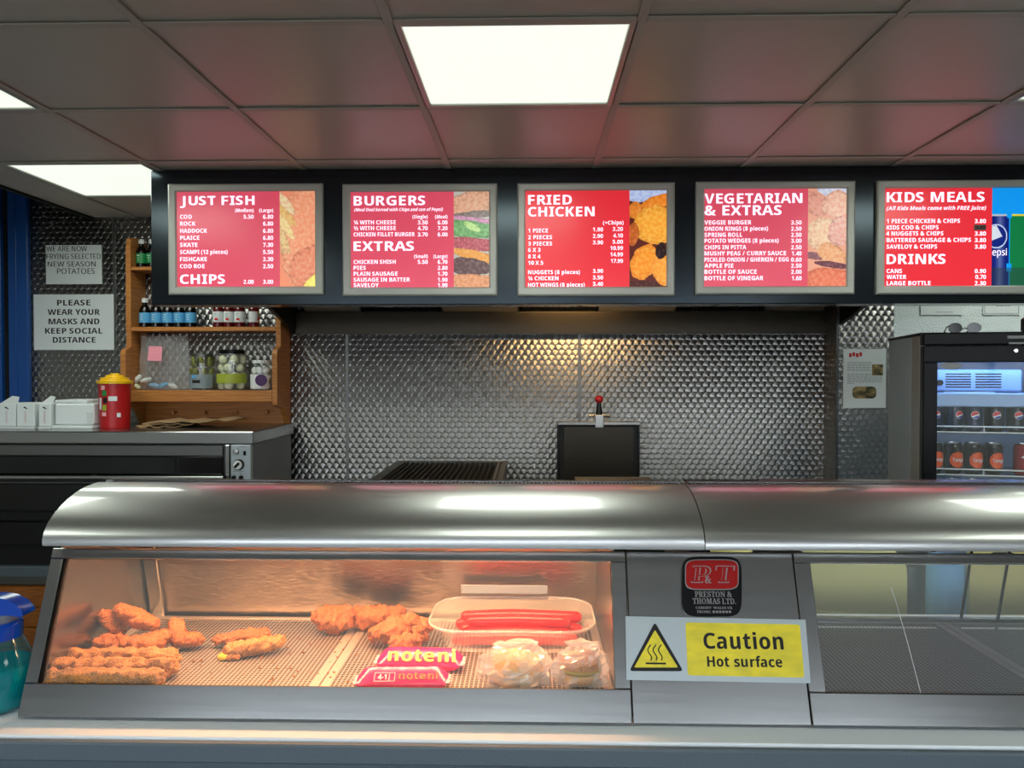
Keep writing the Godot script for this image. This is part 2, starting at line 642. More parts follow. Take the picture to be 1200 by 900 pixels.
func ceiling_and_lights() -> void:
	var root := structure("ceiling", Vector3(0, CEIL, 0))
	var lit := {}
	for c in [-3, 0, 3]:
		lit[Vector2i(c, 0)] = true
		lit[Vector2i(c, -3)] = true
	lit[Vector2i(-3, 2)] = true
	lit[Vector2i(4, 2)] = true
	var tile_st := S()
	box(tile_st, Vector3.ZERO, Vector3(0.593, 0.012, 0.593), 0.002)
	tile_st.generate_normals()
	var tile := tile_st.commit()
	var half_st := S()
	box(half_st, Vector3.ZERO, Vector3(0.225, 0.012, 0.593), 0.002)
	half_st.generate_normals()
	var half := half_st.commit()
	var tee_st := S()
	box(tee_st, Vector3.ZERO, Vector3(0.574, 0.004, 0.024), 0.001)
	tee_st.generate_normals()
	var tee := tee_st.commit()
	for c in range(-4, 6):
		for r in range(-9, 4):
			var x0 := COL0 + 0.6 * c
			var d0 := ROW0 + 0.6 * r
			if c == -4 and r >= 2:
				var t0 := part(root, "ceiling_tile", half, M.ceiling_vinyl)
				t0.position = Vector3(x0 + 0.4795, 0.0095, -d0 - 0.3)
			elif not lit.has(Vector2i(c, r)):
				var t := part(root, "ceiling_tile", tile, M.ceiling_vinyl)
				t.position = Vector3(x0 + 0.3, 0.0095 + 0.0012 * rng.randf(), -d0 - 0.3)
				t.rotation = Vector3(rng.randf_range(-0.002, 0.002), 0, rng.randf_range(-0.002, 0.002))
			if c > -4 or r < 2:
				var b := part(root, "cross_tee", tee, M.tee)
				b.position = Vector3(x0 + 0.3, 0, -d0)
	for c in range(-4, 7):
		var st := S()
		var d1 := ROW0 + 0.6 * 4 if c > -4 else ROW0 + 0.6 * 2
		box2(st, Vector3(COL0 + 0.6 * c - 0.012, -0.002, 3.6), Vector3(COL0 + 0.6 * c + 0.012, 0.002, -d1), 0.001)
		part(root, "main_tee", st, M.tee)
	# slab above, its free edge over the passage at the side
	var st := S()
	box2(st, Vector3(-2.372, 0.017, 3.6), Vector3(3.4, 0.11, -4.5))
	box2(st, Vector3(-3.1, 0.017, 3.6), Vector3(-2.372, 0.11, -3.03))
	part(root, "ceiling_slab", st, M.tee)
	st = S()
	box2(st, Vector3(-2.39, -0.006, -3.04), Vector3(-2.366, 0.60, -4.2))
	part(root, "edge_trim", st, M.dark_void)  # dark colour painted for the unlit void above the ceiling edge
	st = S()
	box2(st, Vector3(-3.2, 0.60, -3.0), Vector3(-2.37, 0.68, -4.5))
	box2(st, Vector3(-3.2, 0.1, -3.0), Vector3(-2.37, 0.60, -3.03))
	part(root, "passage_ceiling", st, M.dark_void)  # darkness of the upper void is put into the colour

	var info := {
		Vector2i(0, 0): "square flat ceiling light panel above the heated display case",
		Vector2i(-3, 0): "square ceiling light panel over the spray bottle end of the counter",
		Vector2i(3, 0): "square ceiling light panel over the unlit half of the display case",
		Vector2i(-3, 2): "square ceiling light panel between the menu fascia and the steel wall with notices",
		Vector2i(4, 2): "square ceiling light panel above the drinks fridge behind the menu fascia",
	}
	for key in lit:
		var x: float = COL0 + 0.6 * key.x + 0.3
		var d: float = ROW0 + 0.6 * key.y + 0.3
		var l: Node3D = thing("ceiling_light", info.get(key, "square ceiling light panel over the customer floor"), "light", Vector3(x, CEIL, -d), "square ceiling light panels")
		var f := S()
		for s in [-1.0, 1.0]:
			box(f, Vector3(s * 0.284, 0.004, 0), Vector3(0.020, 0.012, 0.588), 0.002)
			box(f, Vector3(0, 0.004, s * 0.284), Vector3(0.548, 0.012, 0.020), 0.002)
		part(l, "frame", f, M.frame_silver)
		var g := S()
		box(g, Vector3(0, 0.006, 0), Vector3(0.546, 0.004, 0.546))
		part(l, "diffuser", g, M.lamp_white)
		area(l, "panel_glow", Vector3(0, -0.004, 0), Vector3(-90, 0, 0), Vector2(0.54, 0.54), Color(0.96, 1.0, 0.95), 1.75)

func sheet(parent: Node3D, n: String, x0: float, x1: float, y0: float, y1: float, d: float, m: Material) -> void:
	var st := S()
	var a := Vector3(x0, y0, -d)
	var b := Vector3(x1, y0, -d)
	var c := Vector3(x1, y1, -d)
	var e := Vector3(x0, y1, -d)
	quad(st, a, b, c, e, Vector2(x0, -y0), Vector2(x1, -y0), Vector2(x1, -y1), Vector2(x0, -y1))
	var k := Vector3(0, 0, -0.0015)
	quad(st, b + k, a + k, e + k, c + k)
	quad(st, a + k, b + k, b, a)
	quad(st, e, c, c + k, e + k)
	quad(st, b, b + k, c + k, c)
	quad(st, a + k, a, e, e + k)
	wpart(parent, n, st, m)

func slab(parent: Node3D, n: String, lo: Vector3, hi: Vector3, m: Material, b := 0.0) -> MeshInstance3D:
	var st := S()
	box2(st, lo, hi, b)
	return wpart(parent, n, st, m)

func room() -> void:
	var o := structure("floor")
	slab(o, "floor_slab", Vector3(-3.3, -0.1, 3.8), Vector3(3.6, 0, -4.5), M.floor_tile)
	# back wall with polished sheets
	o = structure("wall_back", Vector3(0, 0, -WALL))
	slab(o, "masonry", Vector3(-3.3, 0, -WALL - 0.004), Vector3(3.6, 3.1, -WALL - 0.2), M.dark_void)
	var seams := [-3.0, at(135, 400, WALL).x, at(346, 400, WALL).x, at(407, 450, WALL).x, at(679, 430, WALL).x, at(969, 450, WALL).x]
	for i in seams.size() - 1:
		sheet(o, "steel_sheet", seams[i] + 0.001, seams[i + 1] - 0.001, 0.0, 2.9, WALL - 0.002, M.spangle)
	for i in [1, 3, 4]:
		slab(o, "cover_strip", Vector3(seams[i] - 0.008, 0, -WALL + 0.002), Vector3(seams[i] + 0.008, 2.9, -WALL + 0.004), M.steel_dull)
	# projecting pier to the right of the range
	var px0 := at(981, 450, 3.95).x
	var px1 := at(1047, 450, 3.95).x
	var p := structure("wall_pier", Vector3(px0, 0, -3.95))
	slab(p, "masonry", Vector3(px0, 0, -3.952), Vector3(3.6, CEIL, -WALL - 0.1), M.white_render)
	sheet(p, "steel_sheet", px0, px1, 0, CEIL, 3.95, M.spangle)
	var st := S()
	quad(st, Vector3(px0 - 0.002, 0, -WALL), Vector3(px0 - 0.002, 0, -3.95), Vector3(px0 - 0.002, CEIL, -3.95), Vector3(px0 - 0.002, CEIL, -WALL), Vector2(0, 0), Vector2(0.17, 0), Vector2(0.17, -CEIL), Vector2(0, -CEIL))
	wpart(p, "return_sheet", st, M.spangle)
	slab(p, "corner_strip", Vector3(px0 - 0.006, 0, -3.953), Vector3(px0 + 0.006, CEIL, -3.946), M.steel_dull)
	# sides and shop front
	o = structure("wall_left", Vector3(-3.1, 0, 0))
	slab(o, "masonry", Vector3(-3.3, 0, 3.8), Vector3(-3.1, 3.1, -4.5), M.white_paint)
	o = structure("wall_right", Vector3(3.4, 0, 0))
	slab(o, "masonry", Vector3(3.4, 0, 3.8), Vector3(3.6, 3.1, -4.5), M.white_paint)
	o = structure("wall_front", Vector3(0, 0, 3.6))
	slab(o, "masonry", Vector3(-3.3, 0, 3.6), Vector3(3.6, 0.35, 3.8), M.white_paint)
	slab(o, "masonry", Vector3(-3.3, 2.25, 3.6), Vector3(3.6, 3.1, 3.8), M.white_paint)
	for x in [[-3.3, -2.9], [0.9, 1.1], [3.2, 3.6]]:
		slab(o, "masonry", Vector3(x[0], 0.35, 3.6), Vector3(x[1], 2.25, 3.8), M.white_paint)
	var n := 1
	for x in [[-2.9, 0.9], [1.1, 3.2]]:
		var w := structure("window_%d" % n, Vector3((x[0] + x[1]) / 2, 0.35, 3.7))
		n += 1
		slab(w, "pane", Vector3(x[0], 0.35, 3.70), Vector3(x[1], 2.25, 3.704), M.clear_glass)
		for k in [x[0] + 0.03, (x[0] + x[1]) / 2, x[1] - 0.03]:
			slab(w, "mullion", Vector3(k - 0.03, 0.35, 3.66), Vector3(k + 0.03, 2.25, 3.74), M.white_paint, 0.004)
	# blue door posts in the passage
	var dr := structure("door_1", at(20, 470, 4.02))
	var b0 := at(10, 435, 4.085).x
	var b1 := at(34, 435, 4.09).x
	slab(dr, "post", Vector3(b0, 0, -4.116), Vector3(b1, 2.95, -4.085), M.blue_paint, 0.004)
	var mid := b0 + (b1 - b0) * 0.42
	slab(dr, "stop_bead", Vector3(mid - 0.004, 0, -4.09), Vector3(mid + 0.004, 2.95, -4.080), M.blue_paint, 0.002)
	slab(dr, "door_leaf", Vector3(-3.09, 0, -4.11), Vector3(b0 - 0.035, 2.95, -4.08), M.blue_paint, 0.003)
	slab(dr, "gap_shade", Vector3(b0 - 0.0345, 0, -4.116), Vector3(b0 - 0.0005, 2.95, -4.105), M.hole_dark)  # black strip painted for the shade in the gap beside the post

	# notices on the steel wall
	var f := WALL - 0.006
	notice("mask_notice", "white printed notice PLEASE WEAR YOUR MASKS on spangled steel wall", [40, 345, 133, 410], f, [
		["PLEASE", 67, 106, 358, 6.6], ["WEAR YOUR", 56, 117, 369, 6.6], ["MASKS AND", 57, 116.5, 380, 6.6], ["KEEP SOCIAL", 53, 120, 391, 6.6], ["DISTANCE", 62, 112, 401.6, 6.6]], "bold")
	notice("potato_notice", "white handwritten card about new season potatoes above the mask notice", [54, 287, 119, 333], f, [
		["WE ARE NOW", 54.5, 102, 294.5, 6.0], ["FRYING SELECTED", 54.5, 118, 303.5, 6.0], ["NEW SEASON", 56, 112, 312.5, 6.0], ["POTATOES", 67, 111, 321, 6.5]], "sans")
	# notices above the fridge, on the pale wall
	notice("wall_notice", "plain white sheet on the pale wall over the drinks fridge", [1079, 325, 1129, 369], 3.945, [], "sans")
	notice("framed_notice", "white sheet with a printed border on the pale wall over the fridge", [1152, 325, 1196, 369], 3.945, [], "sans", [1154, 327, 1194, 367.3])
	# the A4 leaflet on the pier
	var q := [988, 409, 1038.5, 478]
	var lo := at(q[0], q[3], 3.945)
	var hi := at(q[2], q[1], 3.945)
	var leaf := thing("leaflet", "white leaflet with red heading and small food pictures on the steel pier", "leaflet", (lo + hi) / 2)
	slab(leaf, "sheet", Vector3(lo.x, lo.y, -3.9465), Vector3(hi.x, hi.y, -3.945), M.paper)
	var t := S()
	for k in 14:
		var y := 425.0 + k * 1.9
		var x1 := (1021.0 if y < 441 else 1034.0) if k != 13 else 1001.0
		if k != 6: word_bars(t, 993, x1, y, 3.945, k)
	wpart(leaf, "small_print", t, M.ink_grey)
	var red := S()
	for k in 4:
		var a := at(995.0 + k * 4.0, 418.5 - (k % 2), 3.945)
		box2(red, Vector3(a.x, a.y, -3.9448), Vector3(a.x + 0.013, a.y + 0.020, -3.9444))
	wpart(leaf, "heading", red, M.red_ink)
	for r in [[1022, 427, 1035, 440, 3], [999, 453, 1027, 467, 9]]:
		var a := at(r[0], r[3], 3.944)
		var b := at(r[2], r[1], 3.944)
		var ps := S()
		prism(ps, rrect(b.x - a.x, b.y - a.y, 0.02 if r[4] == 9 else 0.004, 5, Vector2((a.x + b.x) / 2, (a.y + b.y) / 2)), -3.9449, -3.9444)
		var pm := mat("leaflet_photo_%d" % r[4], Color.WHITE, 0.6)
		pm.albedo_texture = noise_tex(0.02, 64, 3, Color(0.10, 0.12, 0.05), Color(0.75, 0.62, 0.40), r[4])
		wpart(leaf, "photo", ps, pm)

# print too small to read: rows of short dark strokes
func word_bars(st: SurfaceTool, px0: float, px1: float, py: float, d: float, sd: int) -> void:
	var a := at(px0, py, d)
	var b := at(px1, py, d)
	var x := a.x
	var r := RandomNumberGenerator.new()
	r.seed = sd
	while x < b.x - 0.004:
		var w := minf(r.randf_range(0.008, 0.022), b.x - x)
		box2(st, Vector3(x, a.y, -d + 0.0002), Vector3(x + w, a.y + 0.0022, -d + 0.0006))
		x += w + 0.004

func notice(n: String, label: String, r: Array, d: float, lines: Array, kind: String, border := []) -> void:
	var lo := at(r[0], r[3], d)
	var hi := at(r[2], r[1], d)
	var o := thing(n, label, "notice", (lo + hi) / 2)
	slab(o, "sheet", Vector3(lo.x, lo.y, -d - 0.002), Vector3(hi.x, hi.y, -d), M.paper)
	var t := T()
	for l in lines:
		var a := at(l[1], l[3], d)
		text(t, l[0], a.x, a.y, l[4] * d / 900.0, at(l[2], l[3], d).x, Transform3D(Basis(), Vector3(0, 0, -d)), kind)
	if lines:
		var ti := commit_text(o, "lettering", t, M.ink)
		ti.position = -o.position
	else:
		var wb := S()
		word_bars(wb, lerpf(r[0], r[2], 0.35), lerpf(r[0], r[2], 0.75), r[3] - (10 if border else 3), d, 3)
		wpart(o, "small_print", wb, M.ink_grey)
	if border:
		var a := at(border[0], border[3], d)
		var b := at(border[2], border[1], d)
		var st := S()
		for y in [a.y, b.y]: box2(st, Vector3(a.x, y - 0.001, -d), Vector3(b.x, y + 0.001, -d + 0.0006))
		for x in [a.x, b.x]: box2(st, Vector3(x - 0.001, a.y, -d), Vector3(x + 0.001, b.y, -d + 0.0006))
		wpart(o, "border", st, M.ink_grey)

# ---------------------------------------------------------------- menus
const FASCIA := 3.15

func photo_tex(kind: int) -> ImageTexture:
	var W := 96
	var H := 256
	var im := Image.create(W, H, false, Image.FORMAT_RGB8)
	var f := FastNoiseLite.new()
	f.seed = kind
	f.frequency = 0.02
	f.fractal_octaves = 4
	# each: centre, radii, turn, colour, dark colour
	var shapes := []
	var bg := Color(0.85, 0.6, 0.5)
	match kind:
		1:
			bg = Color(0.92, 0.55, 0.42)
			shapes = [[60, 100, 55, 150, 0.15, Color(0.95, 0.62, 0.47)], [70, 200, 40, 60, 0.5, Color(0.90, 0.55, 0.42)], [14, 30, 40, 12, 0.9, Color(0.93, 0.80, 0.62)], [10, 60, 46, 13, 0.8, Color(0.90, 0.72, 0.45)], [16, 95, 40, 12, 1.0, Color(0.95, 0.82, 0.58)], [8, 130, 40, 13, 1.2, Color(0.88, 0.74, 0.52)], [12, 160, 10, 8, 0.2, Color(0.85, 0.68, 0.5)], [92, 246, 34, 18, -0.7, Color(0.97, 0.90, 0.45)]]
		2:
			bg = Color(0.72, 0.70, 0.66)
			shapes = [[50, 30, 75, 34, -0.2, Color(0.86, 0.64, 0.52)], [50, 62, 70, 10, -0.1, Color(0.50, 0.44, 0.42)], [40, 74, 70, 8, 0.1, Color(0.78, 0.55, 0.68)], [40, 100, 75, 24, 0.1, Color(0.45, 0.66, 0.42)], [50, 94, 26, 10, 0.5, Color(0.72, 0.86, 0.55)], [50, 140, 75, 18, 0.1, Color(0.72, 0.36, 0.40)], [60, 172, 70, 14, 0.25, Color(0.90, 0.62, 0.32)], [40, 200, 60, 24, 0.1, Color(0.40, 0.30, 0.30)], [50, 240, 75, 20, 0.05, Color(0.85, 0.58, 0.42)]]
		3:
			bg = Color(0.35, 0.12, 0.08)
			shapes = [[50, 6, 90, 26, 0.0, Color(0.70, 0.76, 0.92)], [75, 30, 50, 18, -0.3, Color(0.93, 0.52, 0.14)], [14, 52, 20, 22, 0.1, Color(0.88, 0.50, 0.16)], [70, 90, 58, 52, 0.1, Color(0.98, 0.66, 0.22)], [8, 115, 16, 30, 0.1, Color(0.75, 0.36, 0.12)], [36, 190, 34, 50, 0.35, Color(0.96, 0.58, 0.16)], [85, 212, 26, 44, -0.2, Color(0.97, 0.62, 0.22)], [82, 160, 14, 22, 0.2, Color(0.15, 0.05, 0.05)], [30, 252, 50, 12, 0.0, Color(0.28, 0.08, 0.05)]]
		4:
			bg = Color(0.90, 0.62, 0.52)
			shapes = [[70, 8, 50, 20, 0.2, Color(0.82, 0.84, 0.92)], [20, 40, 40, 30, 0.5, Color(0.88, 0.60, 0.52)], [72, 40, 36, 38, 0.3, Color(0.94, 0.72, 0.62)], [40, 120, 46, 44, -0.5, Color(0.93, 0.76, 0.62)], [80, 110, 30, 40, 0.3, Color(0.90, 0.66, 0.60)], [14, 176, 30, 10, 0.2, Color(0.55, 0.35, 0.38)], [60, 172, 40, 26, 0.5, Color(0.92, 0.66, 0.48)], [64, 200, 50, 8, 0.15, Color(0.45, 0.25, 0.30)], [50, 236, 70, 28, 0.0, Color(0.90, 0.48, 0.36)]]
	for y in H:
		for x in W:
			var c := bg
			var nz := f.get_noise_2d(x * 1.0, y * 1.0)
			for s in shapes:
				var v := Vector2(x - s[0], y - s[1]).rotated(-s[4])
				var e: float = Vector2(v.x / s[2], v.y / s[3]).length() + nz * 0.16
				if e < 1.0:
					var k: float = clampf(e, 0, 1)
					var g: float = f.get_noise_2d(x * 4.0 + s[0] * 9.0, y * 4.0)
					c = Color(s[5]).darkened(clampf(0.14 * pow(k, 4.0) - 0.20 * g, 0, 1)).lightened(clampf(0.25 * g, 0, 0.3))
			if kind == 5:
				c = Color(0.03, 0.58, 0.93)
				var yy := float(y)
				var refl := yy > 208.0
				if refl: yy = 2.0 * 208.0 - yy
				for can in [[2.0, 86.0 * 96.0 / 90.0 * 0.5, Color(0.03, 0.10, 0.42)], [90.0, 40.0, Color(0.04, 0.45, 0.24)]]:
					var hx: float = (x - can[0]) / can[1]
					if absf(hx) < (1.0 if yy > 78 and yy < 198 else 0.86) and yy > 68:
						c = Color(can[2]).lightened(clampf(0.32 - absf(hx - 0.45) * 0.9, 0, 0.4))
						if yy < 74: c = Color(0.70, 0.72, 0.76) if can[0] < 50 else Color(0.85, 0.78, 0.2)
						if can[0] < 50:
							var g := Vector2((x - 12.0) / 31.0, (yy - 126.0) / 32.0)
							var r := g.length()
							if r < 1.0 and r > 0.90: c = Color(0.75, 0.8, 0.9)
							elif r < 0.88:
								var wv := g.y - (-0.35 * g.x)
								c = Color(0.80, 0.82, 0.88) if wv < 0.22 and g.x - g.y * 0.6 < 0.55 else Color(0.05, 0.13, 0.46)
				if refl: c = c.darkened(0.35).lerp(Color(0.4, 0.5, 0.55), 0.2)
			im.set_pixel(x, y, c)
	return ImageTexture.create_from_image(im)

func menu_fascia() -> void:
	var x0 := at(178, 435, FASCIA).x
	var x1 := x0 + 3.78
	var y0 := at(622, 356.5, FASCIA).y
	var o := thing("menu_fascia", "long glossy black fascia hanging from the ceiling behind the backlit menus", "fascia", Vector3((x0 + x1) / 2, y0, -FASCIA))
	var st := S()
	box2(st, Vector3(x0, y0, -FASCIA), Vector3(x1, CEIL - 0.002, -FASCIA - 0.13), 0.003)
	wpart(o, "casing", st, M.fascia_black)
	var boards := [
		{"o": Vector2(180, 200), "outer": [93, 78, 1078, 793], "inner": [145, 128, 1027, 740], "split": 802, "red": Color(0.84, 0.29, 0.38), "name": "JUST FISH",
		 "label": "backlit red menu board headed JUST FISH with a fish picture",
		 "t": [["JUST FISH", 163, 640, 218, 58], ["(Medium)", 515, 635, 262, 22], ["(Large)", 670, 760, 262, 22], ["COD", 163, 238, 305, 26], ["ROCK", 163, 262, 349, 26], ["HADDOCK", 163, 336, 395, 26], ["PLAICE", 163, 287, 440, 26], ["SKATE", 163, 275, 485, 26], ["SCAMPI (12 pieces)", 163, 468, 531, 26], ["FISHCAKE", 163, 335, 577, 26], ["COD ROE", 163, 320, 622, 26], ["CHIPS", 163, 450, 722, 60],
			["5.50", 570, 635, 305, 26], ["6.80", 695, 760, 305, 26], ["6.80", 695, 760, 349, 26], ["6.80", 695, 760, 395, 26], ["6.80", 695, 760, 440, 26], ["7.30", 695, 760, 485, 26], ["5.50", 695, 760, 531, 26], ["2.30", 695, 760, 577, 26], ["2.50", 695, 760, 622, 26], ["2.00", 570, 635, 722, 26], ["3.00", 695, 760, 722, 26]]},
		{"o": Vector2(390, 200), "outer": [62, 78, 1050, 800], "inner": [113, 130, 998, 745], "split": 772, "red": Color(0.84, 0.29, 0.38), "name": "BURGERS",
		 "label": "backlit red menu board headed BURGERS and EXTRAS with a burger picture",
		 "t": [["BURGERS", 130, 588, 220, 60], ["(Meal Deal Served with Chips and can of Pepsi)", 130, 698, 257, 20, 0.25], ["(Single)", 507, 605, 303, 22], ["(Meal)", 652, 732, 303, 22], ["¼ WITH CHEESE", 130, 400, 341, 25], ["½ WITH CHEESE", 130, 400, 378, 25], ["CHICKEN FILLET BURGER", 130, 522, 418, 25], ["3.50", 541, 605, 341, 25], ["6.00", 669, 732, 341, 25], ["4.70", 541, 605, 378, 25], ["7.20", 669, 732, 378, 25], ["3.70", 541, 605, 418, 25], ["6.00", 669, 732, 418, 25], ["EXTRAS", 130, 516, 511, 60], ["(Small)", 517, 605, 557, 22], ["(Large)", 642, 732, 557, 22],
			["CHICKEN SHISH", 130, 400, 594, 25], ["5.50", 541, 605, 594, 25], ["6.70", 669, 732, 594, 25], ["PIES", 130, 208, 632, 25], ["2.80", 669, 732, 632, 25], ["PLAIN SAUSAGE", 130, 412, 670, 25], ["1.70", 669, 732, 670, 25], ["SAUSAGE IN BATTER", 130, 491, 708, 25], ["1.90", 669, 732, 708, 25], ["SAVELOY", 130, 291, 743, 25], ["1.90", 669, 732, 743, 25]]},
		{"o": Vector2(595, 200), "outer": [62, 72, 1070, 800], "inner": [113, 122, 1018, 742], "split": 780, "red": Color(0.88, 0.17, 0.22), "name": "FRIED CHICKEN",
		 "label": "backlit red menu board headed FRIED CHICKEN with a fried chicken picture",
		 "t": [["FRIED", 130, 410, 214, 60], ["CHICKEN", 130, 556, 290, 60], ["(+Chips)", 610, 742, 342, 24], ["1 PIECE", 130, 258, 393, 25], ["1.90", 545, 611, 386, 25], ["3.20", 672, 738, 383, 25], ["2 PIECES", 130, 284, 436, 25], ["2.90", 545, 611, 428, 25], ["4.10", 676, 738, 425, 25], ["3 PIECES", 130, 284, 477, 25], ["3.90", 545, 611, 469, 25], ["5.00", 672, 738, 465, 25], ["6 X 3", 130, 210, 517, 25], ["10.99", 657, 738, 505, 25], ["8 X 4", 130, 210, 559, 25], ["14.99", 657, 738, 546, 25], ["10 X 5", 130, 227, 600, 25], ["17.99", 660, 738, 588, 25], ["NUGGETS (8 pieces)", 130, 463, 660, 25], ["3.90", 545, 611, 652, 25], ["¼ CHICKEN", 130, 325, 699, 25], ["3.50", 545, 611, 694, 25], ["HOT WINGS (8 pieces)", 130, 493, 741, 25], ["3.40", 545, 611, 735, 25]]},
		{"o": Vector2(800, 200), "outer": [85, 62, 1107, 790], "inner": [140, 110, 1053, 738], "split": 806, "red": Color(0.84, 0.29, 0.38), "name": "VEGETARIAN",
		 "label": "backlit red menu board headed VEGETARIAN and EXTRAS with a nugget picture",
		 "t": [["VEGETARIAN", 143, 770, 207, 62], ["& EXTRAS", 143, 636, 283, 62], ["VEGGIE BURGER", 143, 443, 342, 26], ["ONION RINGS (8 pieces)", 143, 550, 382, 26], ["SPRING ROLL", 143, 385, 421, 26], ["POTATO WEDGES (8 pieces)", 143, 618, 459, 26], ["CHIPS IN PITTA", 143, 410, 501, 26], ["MUSHY PEAS / CURRY SAUCE", 143, 666, 540, 26], ["PICKLED ONION / GHERKIN / EGG", 143, 682, 580, 26], ["APPLE PIE", 143, 328, 619, 26], ["BOTTLE OF SAUCE", 143, 477, 658, 26], ["BOTTLE OF VINEGAR", 143, 520, 699, 26],
			["3.50", 698, 765, 342, 26], ["2.50", 698, 765, 382, 26], ["2.50", 698, 765, 421, 26], ["3.00", 698, 765, 459, 26], ["2.50", 698, 765, 501, 26], ["1.40", 702, 765, 540, 26], ["0.60", 698, 765, 580, 26], ["2.50", 698, 765, 619, 26], ["2.00", 698, 765, 658, 26], ["1.60", 702, 765, 699, 26]]},
		{"o": Vector2(980, 200), "outer": [260, 55, 1277, 790], "inner": [313, 105, 1226, 735], "split": 1003, "red": Color(0.88, 0.17, 0.22), "name": "KIDS MEALS",
		 "label": "backlit red menu board headed KIDS MEALS and DRINKS with a can picture",
		 "t": [["KIDS MEALS", 328, 955, 199, 62], ["(All Kids Meals come with FREE juice)", 325, 960, 250, 24, 0.25], ["1 PIECE CHICKEN & CHIPS", 328, 799, 333, 26], ["3.80", 893, 965, 333, 26], ["KIDS COD & CHIPS", 328, 661, 374, 26], ["4 NUGGETS & CHIPS", 325, 692, 413, 26], ["3.80", 893, 965, 413, 26], ["BATTERED SAUSAGE & CHIPS", 328, 869, 455, 26], ["3.80", 893, 965, 455, 26], ["SAVELOY & CHIPS", 328, 652, 497, 26], ["3.80", 893, 965, 497, 26], ["DRINKS", 328, 705, 595, 62], ["CANS", 328, 427, 653, 26], ["0.90", 893, 965, 653, 26], ["WATER", 328, 455, 691, 26], ["0.70", 897, 965, 691, 26], ["LARGE BOTTLE", 328, 610, 731, 26], ["2.30", 893, 965, 731, 26], ["epsi", 1006, 1098, 540, 44, 0.0, "sans"]]},
	]
	var k := 220.0 / 1200.0
	for i in boards.size():
		var b: Dictionary = boards[i]
		var P := func(cx: float, cy: float) -> Vector3: return at(b.o.x + cx * k, b.o.y + cy * k, FASCIA - 0.022)
		var lo: Vector3 = P.call(b.outer[0], b.outer[3])
		var hi: Vector3 = P.call(b.outer[2], b.outer[1])
		var ilo: Vector3 = P.call(b.inner[0], b.inner[3])
		var ihi: Vector3 = P.call(b.inner[2], b.inner[1])
		var board := thing("menu_board", b.label, "menu", Vector3((lo.x + hi.x) / 2, lo.y, -FASCIA), "backlit menu boards on the black fascia")
		# four mitred snap-frame profiles
		var z0 := -FASCIA
		var z1 := -FASCIA + 0.022
		var oc := [Vector2(lo.x, lo.y), Vector2(hi.x, lo.y), Vector2(hi.x, hi.y), Vector2(lo.x, hi.y)]
		var ic := [Vector2(ilo.x, ilo.y), Vector2(ihi.x, ilo.y), Vector2(ihi.x, ihi.y), Vector2(ilo.x, ihi.y)]
		for e in 4:
			var s := S()
			var a: Vector2 = oc[e]
			var c: Vector2 = oc[(e + 1) % 4]
			var d: Vector2 = ic[(e + 1) % 4]
			var g: Vector2 = ic[e]
			var m0 := a.lerp(g, 0.18)
			var m1 := c.lerp(d, 0.18)
			var g2 := g.lerp(a, 0.16)
			var d2 := d.lerp(c, 0.16)
			var V := func(p: Vector2, z: float) -> Vector3: return Vector3(p.x, p.y, z)
			quad(s, V.call(a, z0), V.call(c, z0), V.call(c, z1 - 0.005), V.call(a, z1 - 0.005))
			quad(s, V.call(a, z1 - 0.005), V.call(c, z1 - 0.005), V.call(m1, z1), V.call(m0, z1))
			quad(s, V.call(m0, z1), V.call(m1, z1), V.call(d2, z1 - 0.001), V.call(g2, z1 - 0.001))
			quad(s, V.call(g2, z1 - 0.001), V.call(d2, z1 - 0.001), V.call(d, z1 - 0.007), V.call(g, z1 - 0.007))
			quad(s, V.call(g, z1 - 0.007), V.call(d, z1 - 0.007), V.call(d, z0), V.call(g, z0))
			wpart(board, "frame_profile", s, M.frame_silver)
		var zf := -FASCIA + 0.013
		var split: float = P.call(b.split, 400).x
		var red := mat("menu_red_%d" % i, b.red, 0.25)
		red.emission_enabled = true
		red.emission = b.red
		red.emission_energy_multiplier = 0.55
		var ps := S()
		box2(ps, Vector3(ilo.x, ilo.y, z0 + 0.002), Vector3(split, ihi.y, zf))
		wpart(board, "poster_screen", ps, red)
		var pm := mat("menu_photo_%d" % i, Color.WHITE, 0.25)
		pm.albedo_texture = photo_tex(i + 1)
		pm.emission_enabled = true
		pm.emission = Color.BLACK
		pm.emission_texture = pm.albedo_texture
		pm.emission_energy_multiplier = 0.55
		ps = S()
		quad(ps, Vector3(split, ilo.y, zf), Vector3(ihi.x, ilo.y, zf), Vector3(ihi.x, ihi.y, zf), Vector3(split, ihi.y, zf))
		quad(ps, Vector3(ihi.x, ilo.y, z0 + 0.002), Vector3(split, ilo.y, z0 + 0.002), Vector3(split, ihi.y, z0 + 0.002), Vector3(ihi.x, ihi.y, z0 + 0.002))
		wpart(board, "photo_screen", ps, pm)
		var t := T()
		for l in b.t:
			var a: Vector3 = P.call(l[1], l[3])
			var c: Vector3 = P.call(l[2], l[3])
			var cap: float = l[4] * k * FASCIA / 900.0
			text(t, l[0], a.x, a.y, cap, c.x, Transform3D(Basis(), Vector3(0, 0, zf)), l[6] if l.size() > 6 else "bold", false, l[5] if l.size() > 5 else 0.0, 0.0005)
		var ti := commit_text(board, "lettering_screen", t, M.letters_lit)
		ti.position = -board.position
